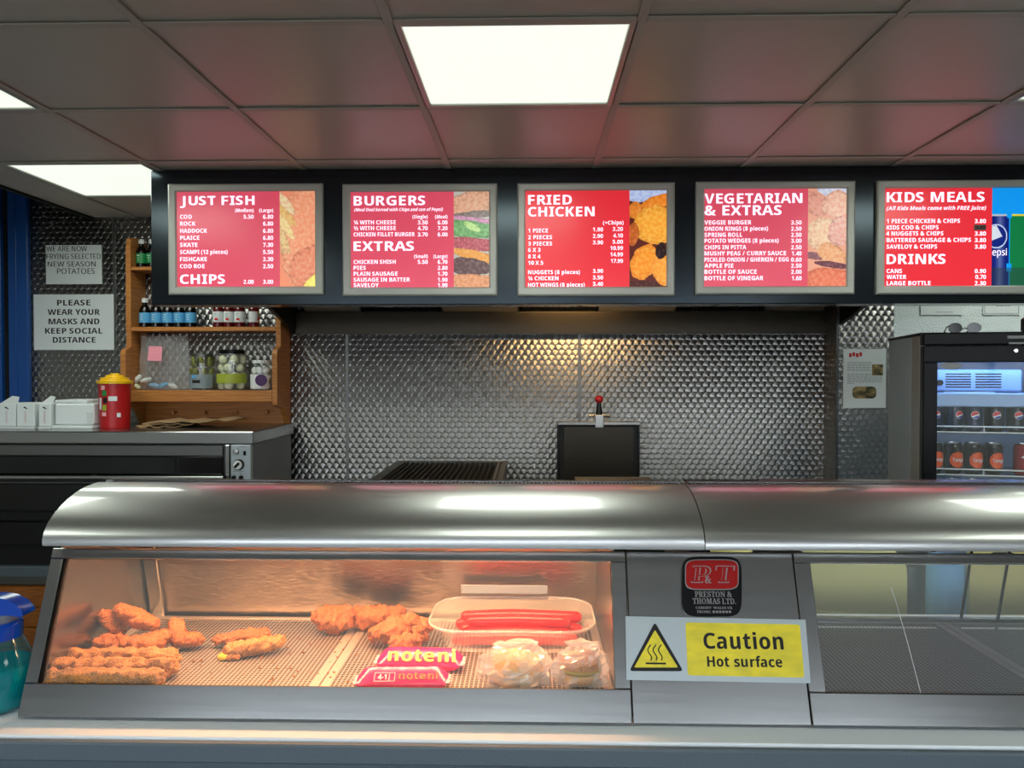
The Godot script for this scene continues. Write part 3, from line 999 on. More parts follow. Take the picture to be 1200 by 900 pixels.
		if i == 4:
			var a: Vector3 = P.call(888, 378)
			var c: Vector3 = P.call(966, 343)
			ps = S()
			box2(ps, Vector3(a.x, a.y, zf), Vector3(c.x, c.y, zf + 0.0006))
			wpart(board, "price_patch", ps, mat("patch_grey", Color(0.42, 0.38, 0.36), 0.7))
			t = T()
			text(t, "3.80", a.x + 0.006, a.y + 0.005, 0.012, c.x - 0.006, Transform3D(Basis(), Vector3(0, 0, zf + 0.0006)), "bold", false, 0.2, 0.0005)
			ti = commit_text(board, "price", t, M.ink)
			ti.position = -board.position
		area(board, "menu_glow", Vector3((ilo.x + split) / 2, (ilo.y + ihi.y) / 2, zf + 0.012) - board.position, Vector3(0, 180, 0), Vector2(split - ilo.x - 0.01, ihi.y - ilo.y - 0.01), Color(1.0, 0.45, 0.50), 0.008)

# ---------------------------------------------------------------- extraction hood
func extrude_x(prof: Array, x0: float, x1: float) -> SurfaceTool:
	# prof: (height, depth) points of a closed outline
	var pl := PackedVector2Array()
	for p in prof: pl.append(Vector2(p[1], p[0]))
	var st := S()
	prism(st, pl, x0, x1, Transform3D(Basis(Vector3(0, 0, -1), Vector3(0, 1, 0), Vector3(1, 0, 0)), Vector3.ZERO))
	return st

func extraction_hood() -> void:
	var xl := at(350, 392, WALL).x
	var xr := at(979, 392, 4.0).x
	var yb := at(622, 391, WALL - 0.06).y
	var yt := at(622, 366.5, WALL - 0.06).y
	var o := thing("extraction_hood", "stainless steel extraction canopy over the frying range behind the menu fascia", "extractor hood", Vector3((xl + xr) / 2, yb, -3.7))
	# end cheeks, bottom edge rising to the front
	var eL := at(318, 360, 3.67).y
	for s in [[xl, -0.02], [xr, 0.02]]:
		wpart(o, "cheek", extrude_x([[yb, WALL - 0.01], [eL, 3.67], [eL + 0.10, FASCIA + 0.14], [CEIL - 0.02, FASCIA + 0.14], [CEIL - 0.02, WALL - 0.01]], s[0] + minf(0, s[1]), s[0] + maxf(0, s[1])), M.steel_dark)
	# grease trough along the wall
	wpart(o, "grease_trough", extrude_x([[yb, WALL - 0.02], [yb, WALL - 0.055], [yt, WALL - 0.06], [yt + 0.006, WALL - 0.06], [yt + 0.006, WALL - 0.02]], xl + 0.001, xr - 0.001), M.steel_greasy)
	# sloping row of baffle filters and blank panels
	var cuts := [352, 420, 516, 608, 703, 795, 900, 972]
	var a := Vector3(0, yt + 0.012, -(WALL - 0.04))
	var b := Vector3(0, CEIL - 0.06, -3.45)
	for i in cuts.size() - 1:
		var x0 := at(cuts[i], 362, 4.0).x + 0.004
		var x1 := at(cuts[i + 1], 362, 4.0).x - 0.004
		var lit := i % 2 == 0
		var mid := Vector3((x0 + x1) / 2, (a.y + b.y) / 2, (a.z + b.z) / 2)
		var dirv := (b - a).normalized()
		var bas := Basis(Vector3.RIGHT, dirv, Vector3.RIGHT.cross(dirv))
		var L := (b - a).length()
		if lit:
			var st := S()
			box(st, mid, Vector3(x1 - x0, L, 0.012), 0.002, bas)
			wpart(o, "blank_panel", st, M.steel_tray)
		else:
			var st := S()
			for s in [-1.0, 1.0]:
				box(st, mid + bas * Vector3(s * ((x1 - x0) / 2 - 0.008), 0, 0), Vector3(0.016, L, 0.03), 0.002, bas)
				box(st, mid + bas * Vector3(0, s * (L / 2 - 0.008), 0), Vector3(x1 - x0 - 0.03, 0.016, 0.03), 0.002, bas)
			var fl := wpart(o, "baffle_filter", st, M.steel_dark)
			for j in 8:
				var bs := S()
				var w := (x1 - x0 - 0.04) / 8.0
				box(bs, mid + bas * Vector3((j - 3.5) * w, 0, 0.004 * (1 if j % 2 else -1)), Vector3(w * 0.7, L - 0.03, 0.004), 0.0, bas)
				wpart(fl, "baffle", bs, M.hole_dark)
	# canopy lamp
	var lp := at(678, 300, 3.55)
	lp.y = 2.03
	var l := thing("canopy_lamp", "warm bulkhead lamp inside the extraction canopy above the range", "light", lp)
	var st := S()
	prism(st, rrect(0.46, 0.05, 0.022, 5), -0.035, 0.035)
	part(l, "bulb", st, M.hood_bulb)
	st = S()
	box(st, Vector3(0, 0.034, 0), Vector3(0.50, 0.016, 0.09), 0.003)
	part(l, "base_plate", st, M.steel_dull)
	for x in [-0.2, 0.2]:
		st = S()
		box(st, Vector3(x, 0.16, 0.02), Vector3(0.02, 0.24, 0.01))
		part(l, "bracket", st, M.steel_dark)
	area(l, "lamp_glow", Vector3(0, -0.028, -0.03), Vector3(-34, 0, 0), Vector2(0.44, 0.06), Color(1.0, 0.80, 0.52), 11.0)

func back_range() -> void:
	var ytop := EYE - 0.68
	var o := thing("frying_range", "low steel frying range body along the spangled back wall", "range", Vector3(0.25, 0, -3.6))
	slab(o, "body", Vector3(-1.1, 0.1, -2.55), Vector3(1.34, ytop - 0.03, -4.08), M.steel, 0.005)
	slab(o, "top_plate", Vector3(-1.12, ytop - 0.03, -2.52), Vector3(1.36, ytop, -4.1), M.steel_dull, 0.004)
	slab(o, "plinth", Vector3(-1.05, 0, -2.62), Vector3(1.30, 0.1, -4.05), M.black_matt)
	# chargrill
	var e := EYE - 0.467
	var gl := on_level(465, 540, e)
	var gr := on_level(595, 540, e)
	var fl := on_level(444, 566, e)
	var x0 := gl.x
	var x1 := gr.x
	var zb := gl.z
	var zf := fl.z + 0.12
	var g := thing("chargrill", "chargrill with black cast iron bars in a steel frame on the range", "grill", Vector3((x0 + x1) / 2, ytop, (zb + zf) / 2))
	slab(g, "body", Vector3(x0 + 0.005, ytop, zb + 0.005), Vector3(x1 - 0.005, e - 0.03, zf - 0.005), M.steel_dark, 0.004)
	slab(g, "frame_bar", Vector3(x0, e - 0.03, zb), Vector3(x0 + 0.045, e, zf), M.steel_dull, 0.003)
	slab(g, "frame_bar", Vector3(x1 - 0.03, e - 0.03, zb), Vector3(x1, e, zf), M.steel_dull, 0.003)
	slab(g, "frame_bar", Vector3(x0 + 0.046, e - 0.03, zb), Vector3(x1 - 0.031, e, zb + 0.02), M.steel_dull, 0.003)
	slab(g, "frame_bar", Vector3(x0 + 0.046, e - 0.03, zf - 0.03), Vector3(x1 - 0.031, e, zf), M.steel_dull, 0.003)
	slab(g, "drip_pan", Vector3(x0 + 0.046, e - 0.029, zb + 0.02), Vector3(x1 - 0.031, e - 0.026, zf - 0.03), M.hole_dark)
	var n := 19
	var gx0 := x0 + 0.06
	var gx1 := x1 - 0.055
	for i in n:
		var x := lerpf(gx0, gx1, float(i) / (n - 1))
		slab(g, "grill_bar", Vector3(x - 0.006, e - 0.018, zb + 0.022), Vector3(x + 0.006, e - 0.004, zf - 0.032), M.iron, 0.003)
	slab(g, "side_rail", Vector3(x1 - 0.05, e - 0.02, zb + 0.022), Vector3(x1 - 0.034, e - 0.002, zf - 0.032), M.steel_dull, 0.003)
	# upright fryer lid with red knob
	var d := 3.86
	var a := at(653, 590, d)
	var b := at(750, 494, d)
	var lid := thing("fryer_lid", "raised square steel fryer lid with red ball handle against the spangled wall", "fryer lid", Vector3((a.x + b.x) / 2, a.y, -d))
	slab(lid, "back_plate", Vector3(a.x + 0.006, ytop, -d - 0.03), Vector3(b.x - 0.006, b.y - 0.012, -d - 0.01), M.black_matt, 0.003)
	var st := S()
	box2(st, Vector3(a.x, b.y - 0.018, -d - 0.035), Vector3(b.x, b.y, -d + 0.02), 0.003)
	wpart(lid, "top_lip", st, M.steel)
	for x in [a.x, b.x - 0.012]:
		slab(lid, "side_rim", Vector3(x, ytop, -d - 0.034), Vector3(x + 0.012, b.y - 0.019, -d - 0.002), M.steel_dark, 0.002)
	var p0 := at(661, 590, d)
	var p1 := at(742, 500.5, d)
	st = S()
	prism(st, rrect(p1.x - p0.x, p1.y - ytop, 0.012, 4, Vector2((p0.x + p1.x) / 2, (p1.y + ytop) / 2)), -d - 0.010, -d + 0.004)
	wpart(lid, "panel", st, M.steel_greasy)
	var kx := at(702, 468, d).x
	var clamp_ := S()
	var ky := b.y
	box2(clamp_, Vector3(kx - 0.021, ky - 0.03, -d + 0.02), Vector3(kx + 0.021, ky + 0.035, -d + 0.026), 0.002)
	box2(clamp_, Vector3(kx - 0.019, ky + 0.001, -d - 0.02), Vector3(kx + 0.019, ky + 0.03, -d + 0.019), 0.003)
	wpart(lid, "latch", clamp_, M.steel_polished)
	st = S()
	tube(st, [Vector3(kx - 0.055, ky + 0.03, -d), Vector3(kx + 0.055, ky + 0.03, -d)], 0.008)
	wpart(lid, "hinge_pin", st, M.steel)
	st = S()
	lathe(st, [Vector2(0.020, 0), Vector2(0.014, 0.03), Vector2(0.010, 0.068), Vector2(0, 0.07)], 12, Vector3(kx, ky + 0.03, -d))
	var hd := wpart(lid, "handle", st, M.steel_dark)
	st = S()
	var prof := []
	for i in 9:
		var f := -PI / 2 + PI * i / 8.0
		prof.append(Vector2(0.0205 * cos(f), 0.0205 * sin(f)))
	lathe(st, prof, 16, Vector3(kx, at(702, 468, d).y, -d), Basis.IDENTITY, true)
	wpart(hd, "ball_knob", st, M.red_plastic)
	# flat pan covers between the range and the case
	var labels := ["flat dark steel pan cover in front of the raised fryer lid", "flat dark steel pan cover to the right of the raised fryer lid"]
	var k := 0
	for r in [[673, 762, 558.5], [800, 905, 561.5]]:
		var dd := 3.0
		var q0 := at(r[0], r[2], dd)
		var q1 := at(r[1], r[2], dd)
		var pc := thing("pan_cover", labels[k], "pan cover", Vector3((q0.x + q1.x) / 2, q0.y - 0.05, -dd + 0.2), "flat steel pan covers behind the case")
		k += 1
		slab(pc, "lid", Vector3(q0.x, q0.y - 0.006, -dd), Vector3(q1.x, q0.y, -dd + 0.4), M.steel_dull, 0.002)
		slab(pc, "pan", Vector3(q0.x + 0.01, ytop, -dd + 0.01), Vector3(q1.x - 0.01, q0.y - 0.007, -dd + 0.39), M.steel_dark, 0.004)

# ---------------------------------------------------------------- oven corner
func oven_corner() -> void:
	var d := 3.47
	var xr := at(297, 507, d).x
	var xl := -2.9
	var yt := at(297, 506, d).y
	var o := thing("pizza_oven", "wide twin deck steel pizza oven with long black glass door and bar handle", "oven", Vector3((xl + xr) / 2, 0, -(d + WALL) / 2))
	var Y := func(py: float) -> float: return at(280, py, d).y
	slab(o, "top_plate", Vector3(xl, Y.call(520.5), -d), Vector3(xr, yt, -WALL + 0.05), M.steel, 0.004)
	slab(o, "body", Vector3(xl + 0.01, Y.call(690), -d - 0.03), Vector3(xr - 0.012, Y.call(521), -WALL + 0.06), M.steel_dull, 0.003)
	slab(o, "canopy_strip", Vector3(xl + 0.02, Y.call(535), -d - 0.029), Vector3(at(263, 530, d).x - 0.012, Y.call(522), -d - 0.012), M.steel_dull, 0.003)
	var door := slab(o, "door", Vector3(xl + 0.02, Y.call(566), -d - 0.029), Vector3(at(263, 550, d).x - 0.012, Y.call(535.5), -d - 0.008), M.oven_glass, 0.003)
	var st := S()
	tube(st, [Vector3(xl + 0.1, Y.call(559), -d + 0.035), Vector3(at(265, 550, d).x, Y.call(559), -d + 0.035)], 0.0085, 10)
	wpart(door, "bar_handle", st, M.steel_polished)
	for x in [xl + 0.2, -2.0, at(261, 550, d).x]:
		st = S()
		box2(st, Vector3(x - 0.01, Y.call(561), -d - 0.008), Vector3(x + 0.01, Y.call(557), -d + 0.03), 0.002)
		wpart(door, "handle_bracket", st, M.steel_dark)
	slab(o, "door_stile", Vector3(at(264, 540, d).x, Y.call(562), -d - 0.029), Vector3(at(269.5, 540, d).x, Y.call(521.5), -d + 0.004), M.steel, 0.003)
	# control panel
	var cp := slab(o, "control_panel", Vector3(at(270.5, 540, d).x, Y.call(566), -d - 0.029), Vector3(at(294, 540, d).x, Y.call(521.5), -d + 0.002), M.sign_silver, 0.002)
	for kn in [[277, 529, 0.0135, M.steel_polished], [280, 544.5, 0.026, M.black_plastic]]:
		st = S()
		var c := at(kn[0], kn[1], d)
		lathe(st, [Vector2(kn[2], 0), Vector2(kn[2] * 0.92, 0.014), Vector2(0, 0.016)], 20, Vector3(c.x, c.y, -d + 0.002), Basis(Vector3.RIGHT, PI / 2))
		wpart(cp, "dial", st, kn[3])
	st = S()
	var kc := at(280, 544.5, d)
	lathe(st, [Vector2(0.021, 0), Vector2(0.019, 0.008), Vector2(0, 0.009)], 20, Vector3(kc.x, kc.y, -d + 0.016), Basis(Vector3.RIGHT, PI / 2))
	wpart(cp, "dial_cap", st, M.white_plastic)
	st = S()
	box(st, Vector3(kc.x, kc.y, -d + 0.027), Vector3(0.011, 0.03, 0.008), 0.002, Basis(Vector3.BACK, -0.8))
	wpart(cp, "pointer", st, M.black_plastic)
	for bt in [[274.5, 559.5], [283, 559.5]]:
		st = S()
		var c := at(bt[0], bt[1], d)
		lathe(st, [Vector2(0.0105, 0), Vector2(0.010, 0.008), Vector2(0, 0.009)], 14, Vector3(c.x, c.y, -d + 0.002), Basis(Vector3.RIGHT, PI / 2))
		wpart(cp, "button", st, M.black_plastic)
	st = S()
	var sw := at(287, 531, d)
	box(st, Vector3(sw.x, sw.y, -d + 0.004), Vector3(0.011, 0.02, 0.006), 0.001)
	wpart(cp, "switch", st, M.black_plastic)
	st = S()
	for l in [[280, 524, 288], [273, 552.5, 286], [272, 556, 277], [281, 556, 286]]:
		word_bars(st, l[0], l[2], l[1], d - 0.0022, int(l[0]))
	wpart(cp, "small_print", st, M.ink_grey)
	# lower deck, drawer front and base
	slab(o, "lower_door", Vector3(xl + 0.02, Y.call(600), -d - 0.029), Vector3(xr - 0.02, Y.call(568), -d - 0.01), M.oven_glass, 0.003)
	slab(o, "lower_rail", Vector3(xl + 0.02, Y.call(612), -d - 0.029), Vector3(xr - 0.02, Y.call(601), -d - 0.004), M.steel_dark, 0.003)
	slab(o, "lower_front", Vector3(xl + 0.02, Y.call(641), -d - 0.029), Vector3(xr - 0.02, Y.call(613), -d - 0.008), M.steel_dark, 0.003)
	slab(o, "recess", Vector3(xl + 0.02, Y.call(665), -d - 0.0295), Vector3(xr - 0.02, Y.call(642), -d - 0.028), M.hole_dark)  # flat black sheet painted as the shade of an open gap
	slab(o, "base_rail", Vector3(xl, Y.call(678), -d - 0.029), Vector3(xr - 0.01, Y.call(666), -d + 0.005), M.laminate, 0.003)
	# oak stand below, planked front
	var sy: float = Y.call(690)
	var stand := thing("oak_stand", "orange oak planked cabinet carrying the pizza oven", "cabinet", Vector3((xl + xr) / 2, 0, -3.75))
	slab(stand, "carcass", Vector3(xl, 0, -d - 0.02), Vector3(xr, sy - 0.002, -WALL + 0.06), M.oak, 0.003)
	var ph := sy / 6.0
	for i in 6:
		slab(stand, "plank", Vector3(xl, i * ph + 0.002, -d - 0.018), Vector3(xr, (i + 1) * ph - 0.003, -d + 0.004), M.oak, 0.002)

	# things on the oven
	var z := 3.62
	var lab := ["white takeaway carton with a small bird logo at the passage end of the row", "white takeaway carton with a small bird logo in the middle of the row", "narrow white takeaway carton with a small bird logo next to the open tray"]
	var cx := [[-3.0, 18.0], [19.3, 40.0], [45.0, 59.0]]
	for i in 3:
		var a := at(cx[i][0], 497.5, z)
		var b := at(cx[i][1], 473, z)
		var c := thing("takeaway_carton", lab[i], "carton", Vector3((a.x + b.x) / 2, yt, -z - 0.1), "white takeaway cartons on the oven")
		slab(c, "box", Vector3(a.x, yt + 0.012, -z), Vector3(b.x, b.y, -z - 0.2), M.paper, 0.003)
		slab(c, "base_tray", Vector3(a.x - 0.002, yt, -z + 0.004), Vector3(b.x + 0.002, yt + 0.011, -z - 0.2), M.paper_grey, 0.002)
		var lp := Vector3((a.x + b.x) / 2, b.y - 0.022, -z + 0.0005)
		var st2 := S()
		prism(st2, PackedVector2Array([Vector2(-0.010, 0.004), Vector2(-0.002, 0.008), Vector2(0.004, 0.003), Vector2(0.014, -0.004), Vector2(0.006, -0.004), Vector2(0.0, -0.001), Vector2(-0.004, 0.0)]), -0.0005, 0.0, Transform3D(Basis.IDENTITY, lp))
		wpart(c, "bird_logo", st2, M.ink)
		st2 = S()
		var pts := []
		for k in 14: pts.append(lp + Vector3(0.005 * sin(k * 1.7), -0.012 - k * 0.0045, 0))
		tube(st2, pts, 0.0007, 4)
		wpart(c, "red_script", st2, M.red_ink)
		if i != 1:
			st2 = S()
			var w := b.x - a.x
			face_out(st2, [Vector3(a.x, b.y, -z - 0.02), Vector3(b.x, b.y, -z - 0.02), Vector3(b.x - w * 0.3, b.y + 0.03, -z - 0.07), Vector3(a.x + w * 0.3, b.y + 0.035, -z - 0.07)], Vector3(0, b.y, -9))
			wpart(c, "open_flap", st2, M.paper_grey)
	var ta := at(60.5, 497.5, z)
	var tb := at(108, 473, z)
	var tray := thing("foam_tray", "white folded polystyrene tray box beside the red collection bucket", "tray", Vector3((ta.x + tb.x) / 2, yt, -z - 0.1))
	slab(tray, "base", Vector3(ta.x, yt, -z + 0.004), Vector3(tb.x, yt + 0.016, -z - 0.2), M.paper, 0.003)
	slab(tray, "panel", Vector3(ta.x + 0.008, yt + 0.018, -z - 0.01), Vector3(tb.x, tb.y, -z - 0.2), M.paper, 0.008)
	slab(tray, "rim", Vector3(tb.x - 0.03, yt + 0.03, -z - 0.009), Vector3(tb.x - 0.005, tb.y - 0.04, -z - 0.006), M.paper_grey, 0.001)
	slab(tray, "lid_sheet", Vector3(at(61, 470, z).x, tb.y + 0.001, -z - 0.02), Vector3(at(98, 470, z).x, tb.y + 0.016, -z - 0.2), M.paper, 0.003)
	# red collection bucket with yellow lid
	var bz := 3.62
	var bc := at(125, 500, bz)
	var r := (at(143, 480, bz).x - at(107, 480, bz).x) / 2.0
	var bh := at(125, 449, bz).y - yt
	var bk := thing("collection_bucket", "red collection bucket with stepped yellow lid and small stickers on the oven", "bucket", Vector3(bc.x, yt, -bz - r))
	var st3 := S()
	lathe(st3, [Vector2(0, 0), Vector2(r * 0.88, 0.0), Vector2(r * 0.90, 0.004), Vector2(r * 0.98, bh * 0.98), Vector2(r * 0.98, bh), Vector2(0, bh)], 28)
	part(bk, "tub", st3, M.red_plastic)
	st3 = S()
	var h2 := at(125, 437.5, bz).y - yt
	lathe(st3, [Vector2(0, bh), Vector2(r * 1.08, bh - 0.003), Vector2(r * 1.08, bh + 0.010), Vector2(r * 0.88, bh + 0.014), Vector2(r * 0.86, lerpf(bh, h2, 0.55)), Vector2(r * 0.58, lerpf(bh, h2, 0.6)), Vector2(r * 0.55, lerpf(bh, h2, 0.8)), Vector2(r * 0.30, lerpf(bh, h2, 0.84)), Vector2(r * 0.26, h2), Vector2(0, h2)], 28)
	part(bk, "lid", st3, M.yellow_plastic)
	for s in [[0.10, 0.66, 0.040, 0.022, M.paper], [0.62, 0.30, 0.018, 0.02, M.paper], [-0.42, 0.90, 0.022, 0.02, M.wrap_pale], [-0.34, 0.78, 0.024, 0.026, M.green_label], [-0.66, 0.55, 0.018, 0.055, M.paper], [-0.26, 0.62, 0.02, 0.026, M.ink], [-0.34, 0.46, 0.022, 0.028, M.lime_label], [-0.40, 0.32, 0.024, 0.018, M.wrap_pale]]:
		st3 = S()
		var n := 5
		for k in n:
			var f0: float = s[0] + s[2] / r * (float(k) / n - 0.0)
			var f1: float = s[0] + s[2] / r * (float(k + 1) / n)
			var rr: float = r * lerpf(0.90, 0.98, s[1]) + 0.0012
			var y0: float = bh * s[1] - s[3] / 2
			var y1: float = bh * s[1] + s[3] / 2
			var q0 := Vector3(sin(f0) * rr, y0, cos(f0) * rr)
			var q1 := Vector3(sin(f1) * rr, y0, cos(f1) * rr)
			quad(st3, q0, q1, q1 + Vector3(0, y1 - y0, 0), q0 + Vector3(0, y1 - y0, 0))
		part(bk, "sticker", st3, s[4])
	# brown card sheets
	var ca := at(165, 499, 3.75)
	var cb := at(279, 499, 3.75)
	var names2 := ["creased brown paper sheet, topmost on the oven below the pine shelf", "brown paper sheet under the creased one on the oven", "short brown paper sheet at the bottom of the pile on the oven"]
	for k in 3:
		var s2 := S()
		var n := 10
		var xa := ca.x + 0.03 * (2 - k)
		var xb := cb.x - (0.0 if k == 0 else 0.14 + 0.06 * k)
		var y := yt + 0.005 + 0.012 * (2 - k)
		for i in n:
			var f0 := lerpf(xa, xb, float(i) / n)
			var f1 := lerpf(xa, xb, float(i + 1) / n)
			var h0 := 0.006 * sin(i * 1.9 + k) + (0.012 if i > 7 and k == 0 else 0.0)
			var h1 := 0.006 * sin((i + 1) * 1.9 + k) + (0.012 if i + 1 > 7 and k == 0 else 0.0)
			h0 = maxf(h0, -0.002); h1 = maxf(h1, -0.002)
			quad(s2, Vector3(f0, h0, 0), Vector3(f1, h1, 0), Vector3(f1, h1, -0.26), Vector3(f0, h0, -0.26))
			quad(s2, Vector3(f0, h0 - 0.003, 0), Vector3(f1, h1 - 0.003, 0), Vector3(f1, h1, 0), Vector3(f0, h0, 0))
			quad(s2, Vector3(f1, h1 - 0.003, 0), Vector3(f0, h0 - 0.003, 0), Vector3(f0, h0 - 0.003, -0.26), Vector3(f1, h1 - 0.003, -0.26))
		single("brown_paper", s2, M.card, Vector3(0, y, -3.70), names2[k], "paper", "brown paper sheets on the oven")

# ---------------------------------------------------------------- pine shelf
func pine_shelf() -> void:
	var fw := WALL - 0.006
	var du := 3.96
	var dl := 3.90
	var xL := at(148, 380, du).x
	var xR := at(329, 380, du).x
	var yb := at(240, 497, fw).y
	var y3 := at(240, 457.5, dl).y
	var y2 := at(240, 383, du).y
	var y1 := at(160, 312.5, du).y
	var yt := at(160, 277, du).y
	var o := thing("pine_shelf", "pine wall shelf unit with peg rail and shaped sides on steel wall", "shelf", Vector3((xL + xR) / 2, yb, -fw))
	for side in [xL, xR - 0.026]:
		var prof := [[yb, fw], [yb + 0.005, fw - 0.03], [yb + 0.05, fw - 0.06], [y3 - 0.10, fw - 0.10], [y3 - 0.075, dl + 0.004], [y3 - 0.06, dl], [y3 + 0.19, dl], [y3 + 0.21, dl + 0.012], [y3 + 0.225, du], [y2 - 0.03, du], [y2 + 0.0, du - 0.004], [yt - 0.05, du], [yt - 0.01, du + 0.01], [yt, du + 0.04], [yt, fw]]
		wpart(o, "side_panel", extrude_x(prof, side, side + 0.026), M.pine)
	var i0 := xL + 0.0262
	var i1 := xR - 0.0262
	slab(o, "shelf_board", Vector3(i0, y1 - 0.018, -fw), Vector3(i1, y1, -du), M.pine, 0.002)
	slab(o, "shelf_board", Vector3(i0, y2 - 0.022, -fw), Vector3(i1, y2, -du), M.pine, 0.002)
	slab(o, "shelf_board", Vector3(i0, y3 - 0.02, -fw), Vector3(i1, y3 - 0.002, -dl - 0.016), M.pine, 0.002)
	slab(o, "front_lip", Vector3(i0, at(240, 471, dl).y, -dl - 0.015), Vector3(i1, y3, -dl), M.pine, 0.003)
	slab(o, "peg_rail", Vector3(i0, yb, -fw), Vector3(i1, y3 - 0.021, -fw + 0.018), M.pine, 0.002)
	for px in [171, 208, 244, 280, 316]:
		var c := at(px, 482.5, fw)
		var st := S()
		lathe(st, [Vector2(0.008, 0), Vector2(0.007, 0.03), Vector2(0.012, 0.036), Vector2(0.011, 0.046), Vector2(0, 0.05)], 10, Vector3(c.x, c.y, -fw + 0.018), Basis(Vector3.RIGHT, PI / 2))
		wpart(o, "peg", st, M.pine)

	# bottles on the middle shelf
	var dv := 4.02
	var first: Node3D
	for i in 5:
		var px := 170.0 + i * 13.45
		var p := at(px, 383, dv)
		p.y = y2
		if i == 0:
			first = sauce_bottle(0.029, 0.155, M.dark_sauce, M.blue_label, "vinegar_bottle", "dark blue-labelled vinegar bottle nearest the end panel of the pine shelf", "blue labelled vinegar bottles", p)
		else:
			copy(first, "vinegar_bottle", p, "dark blue-labelled vinegar bottle, %s from the pine shelf end panel" % ["second", "third", "fourth", "fifth"][i - 1])
	for i in 4:
		var px := 256.0 + i * 12.6 + (4.0 if i == 3 else 0.0)
		var p := at(px, 383, dv)
		p.y = y2
		if i == 0:
			first = sauce_bottle(0.0275, 0.165, M.red_sauce, M.paper, "ketchup_bottle", "red sauce bottle with white label nearest the vinegar bottles", "red sauce bottles", p)
			var fr := S()
			prism(fr, rrect(0.018, 0.012, 0.005), 0.0295, 0.0302, Transform3D(Basis.IDENTITY, Vector3(0, 0.042, 0)))
			part(first, "tomato_print", fr, M.red_print)
		else:
			copy(first, "ketchup_bottle", p, ["white-labelled red sauce bottle second from the vinegar bottles", "white-labelled red sauce bottle third from the vinegar bottles", "red sauce bottle turned sideways, farthest from the vinegar bottles"][i - 1], 0.0 if i < 3 else 1.2)
	var gp := at(166, 312, dv)
	gp.y = y1
	sauce_bottle(0.027, 0.15, M.dark_sauce, M.green_label, "relish_bottle", "dark bottle with green label and white cap on the top pine shelf", "", gp)
	gp = at(178, 312, dv)
	gp.y = y1
	sauce_bottle(0.027, 0.15, M.dark_sauce, M.green_label, "relish_bottle", "dark green-labelled bottle half hidden behind the menu fascia on the top shelf", "", gp)

	# big jars on the deep shelf
	var dj := 3.985
	var g := jar("gherkin_jar", "glass jar of gherkins with silver grey label and steel lid on pine shelf", at(237.5, 457, dj), y3, 0.066, 0.19, M.steel_dull, [M.grey_label, 0.072, 0.004, 0.6, 0.0])
	var lab := S()
	prism(lab, rrect(0.04, 0.016, 0.002), 0.0665, 0.0675, Transform3D(Basis.IDENTITY, Vector3(-0.005, 0.045, 0)))
	part(g, "label_print", lab, M.ink)
	lab = S()
	prism(lab, rrect(0.02, 0.016, 0.002), 0.0660, 0.0672, Transform3D(Basis.IDENTITY, Vector3(-0.018, 0.07, 0)))
	part(g, "label_mark", lab, M.blue_label)
	var e := jar("pickled_egg_jar", "large clear jar of pickled eggs with yellow-green label and black lid", at(272.5, 457, dj), y3, 0.078, 0.21, M.black_plastic, [M.lime_label, 0.05, 0.03, 0.7, 0.02])
	var n := jar("pickled_onion_jar", "clear jar of white pickled onions with round purple label", at(306.5, 457, dj), y3, 0.056, 0.155, M.white_plastic, [M.white_print, 0.075, 0.002, 0.5, 0.0])
	lab = S()
	var circ := PackedVector2Array()
	for k in 20: circ.append(Vector2(0.030 * cos(TAU * k / 20), 0.030 * sin(TAU * k / 20)))
	prism(lab, circ, 0.0570, 0.0580, Transform3D(Basis(Vector3.UP, 0.25), Vector3(0.004, 0.052, 0.002)))
	part(n, "round_label", lab, M.purple_label)
	fill_jar(g, "gherkin", "green gherkin pickled inside the silver-labelled jar", "gherkins in the jar", M.gherkin, 0.066, 0.175, 0.016, 21, true)
	fill_jar(e, "pickled_egg", "pale pickled egg inside the large black-lidded jar", "pickled eggs in the large jar", M.egg, 0.078, 0.19, 0.024, 20, false)
	fill_jar(n, "pickled_onion", "white pickled onion inside the purple-labelled jar", "pickled onions in the jar", M.onion, 0.056, 0.135, 0.021, 15, false)

	# clear bag of bits with a pink note
	var bd := 3.96
	var ba := at(158, 456, bd)
	var bb := at(216, 393, bd)
	var st := S()
	var nx := 8
	var ny := 8
	var gridf := []
	var gridb := []
	for j in ny + 1:
		var rf := []
		var rb := []
		for i in nx + 1:
			var u := float(i) / nx
			var v := float(j) / ny
			var x := lerpf(ba.x, bb.x, u) + 0.010 * sin(v * 5.0) * (u - 0.5)
			var y := lerpf(y3 + 0.002, bb.y, v)
			var fat := 0.045 * sin(PI * u) * (1.0 - v * 0.8) + 0.004
			var cr := 0.006 * sin(i * 2.3 + j * 1.7)
			rf.append(Vector3(x, y, -bd - 0.06 + fat + cr))
			rb.append(Vector3(x, y, -bd - 0.06 - fat * 0.4))
		gridf.append(rf)
		gridb.append(rb)
	for j in ny:
		for i in nx:
			quad(st, gridf[j][i], gridf[j][i + 1], gridf[j + 1][i + 1], gridf[j + 1][i])
			quad(st, gridb[j][i + 1], gridb[j][i], gridb[j + 1][i], gridb[j + 1][i + 1])
	var bag := thing("plastic_bag", "clear crumpled plastic bag of white and blue packets on pine shelf", "bag", Vector3(0, y3, -bd))
	wpart(bag, "film", st, M.bag_film)
	var na := at(172, 422.5, bd - 0.02)
	var nb := at(189.5, 405.5, bd - 0.02)
	var nt := thing("sticky_note", "small pink sticky note hanging on the clear plastic bag", "note", (na + nb) / 2)
	st = S()
	prism(st, PackedVector2Array([Vector2(na.x, na.y), Vector2(nb.x - 0.006, na.y - 0.003), Vector2(nb.x, nb.y - 0.003), Vector2(na.x + 0.008, nb.y)]), -bd + 0.012, -bd + 0.0135)
	wpart(nt, "paper", st, M.pink_note)
	st = S()
